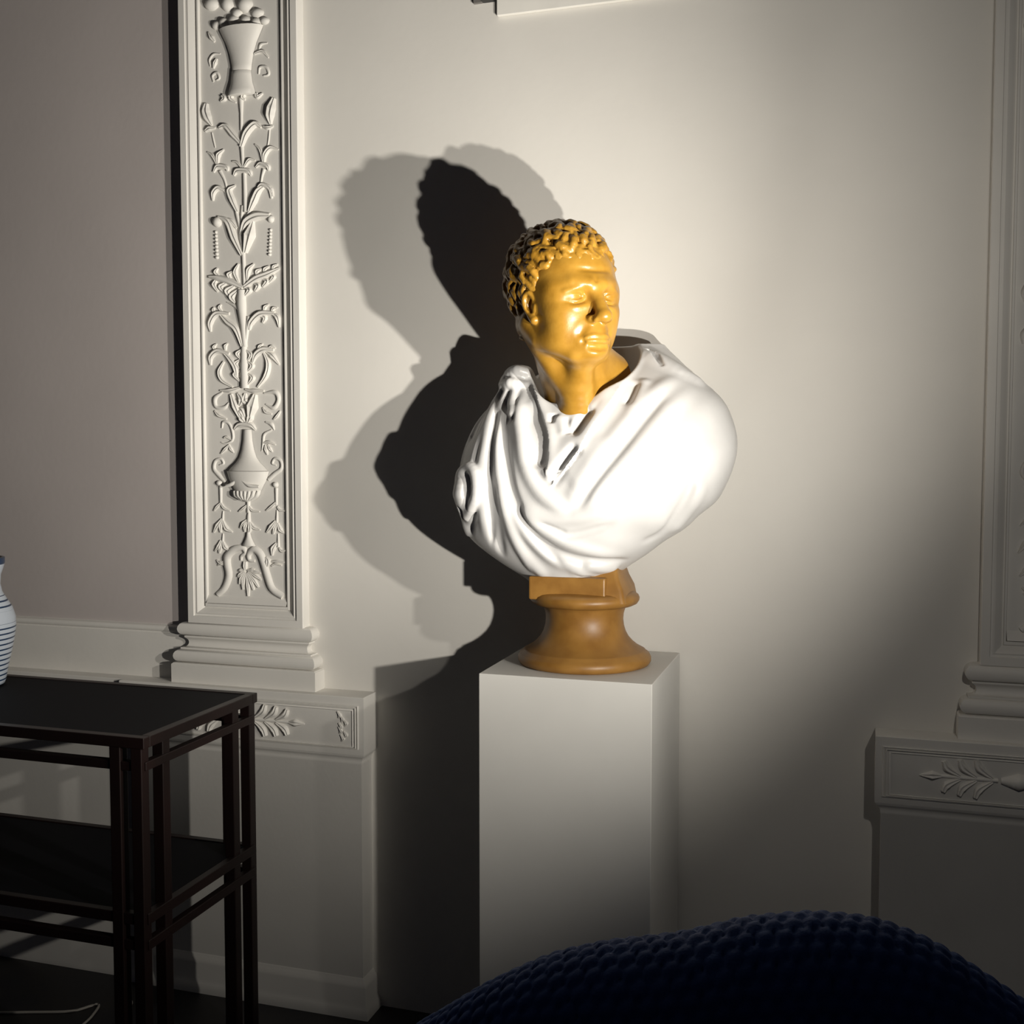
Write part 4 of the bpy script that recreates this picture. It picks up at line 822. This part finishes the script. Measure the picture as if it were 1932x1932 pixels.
# blue tub chair with bubbly knitted cover, back towards the camera
CC = (.4250, -1.1492, 0)
ch = empty('armchair', CC); ch.rotation_euler = (0, 0, R(17.4)); tag(ch, 'dark blue tub armchair with bubbly knitted cover in the foreground', 'armchair')
HPH = [-140, -110, -92, -79, -64, -53, -42, -33.5, -25, -21.5, -13.5, -4, 4.5, 12, 19, 26.5, 40, 60, 85, 110, 140]
HPZ = [.560, .600, .660, .717, .767, .807, .842, .860, .872, .877, .893, .900, .895, .876, .850, .819, .765, .700, .640, .600, .560]
def chair_shell():
    NU, NV = 820, 400; A, B = .33, .24; th = .042
    ph = np.linspace(-140, 140, NU); H = np.interp(ph, HPH, HPZ)
    k = np.hanning(31); k /= k.sum(); H = np.convolve(np.pad(H, 15, 'edge'), k, 'valid')
    t = np.radians(ph); cx, cy = A*np.sin(t), -B*np.cos(t)
    tx, ty = np.gradient(cx), np.gradient(cy); L = np.hypot(tx, ty); nx, ny = ty/L, -tx/L
    s = np.cumsum(L)
    # section loop: up the outside, over the round rim, down the inside
    prof = []; low = .07
    for i in range(NV):
        u = i/(NV-1)
        prof.append(u)
    U = np.array(prof); V = np.zeros((NU, NV, 3)); Nn = np.zeros((NU, NV, 3)); S2 = np.zeros((NU, NV))
    for i in range(NU):
        hh = H[i]-th-low; tot = hh+math.pi*th+(hh-.36); d = U*tot
        o = np.where(d < hh, th, np.where(d < hh+math.pi*th, th*np.cos((d-hh)/th), -th))
        z = np.where(d < hh, low+d, np.where(d < hh+math.pi*th, H[i]-th+th*np.sin((d-hh)/th), H[i]-th-(d-hh-math.pi*th)))
        no = np.where(d < hh, 1, np.where(d < hh+math.pi*th, np.cos((d-hh)/th), -1)); nz = np.where((d >= hh) & (d < hh+math.pi*th), np.sin((d-hh)/th), 0)
        fl = .030*np.clip((d-hh*.2)/(hh*.8), 0, 1)*(no > 0)     # slight outward flare towards the rim
        V[i, :, 0] = cx[i]+nx[i]*(o+fl*0); V[i, :, 1] = cy[i]+ny[i]*(o+fl*0); V[i, :, 2] = z
        Nn[i, :, 0] = nx[i]*no; Nn[i, :, 1] = ny[i]*no; Nn[i, :, 2] = nz
        S2[i] = d-hh
    SS = np.repeat(s[:, None], NV, 1); p = .0140
    # hexagonally packed round bubbles
    def bump(ox, oy):
        a = ((SS/p+ox) % 1-.5)*p; b = ((S2/(p*1.732)+oy) % 1-.5)*p*1.732
        return np.sqrt(np.clip(1-(a*a+b*b)/(p*.56)**2, 0, 1))
    V += Nn*(np.maximum(bump(0, 0), bump(.5, .5))*.0055)[..., None]
    idx = np.arange(NU*NV).reshape(NU, NV)
    q = np.stack([idx[:-1, :-1], idx[1:, :-1], idx[1:, 1:], idx[:-1, 1:]], -1).reshape(-1, 4)
    return V.reshape(-1, 3), q
v, q = chair_shell(); big('chair_shell', v, q, 'blue', ch)
def slab(name, z0, z1, a, b, m, yoff=.02, rnd_=.03):
    v = []; f = []; n = 48; rows = [(z0, .92), (z0+rnd_*.3, 1), (z1-rnd_, 1), (z1-rnd_*.3, .975), (z1, .90)]
    for z, s in rows:
        for i in range(n):
            t = 2*math.pi*i/n; c, s_ = math.cos(t), math.sin(t)
            v.append((a*s*math.copysign(abs(c)**.8, c), yoff+b*s*math.copysign(abs(s_)**.8, s_), z))
    for j in range(len(rows)-1):
        for i in range(n): f.append((j*n+i, j*n+(i+1) % n, (j+1)*n+(i+1) % n, (j+1)*n+i))
    f += [tuple(range(n)), tuple((len(rows)-1)*n+i for i in range(n))]
    return pyd(name, v, f, m, ch, smooth=True)
slab('seat_cushion', .20, .44, .284, .196, 'blue'); slab('chair_base', .0, .10, .32, .23, 'dark', rnd_=.01)
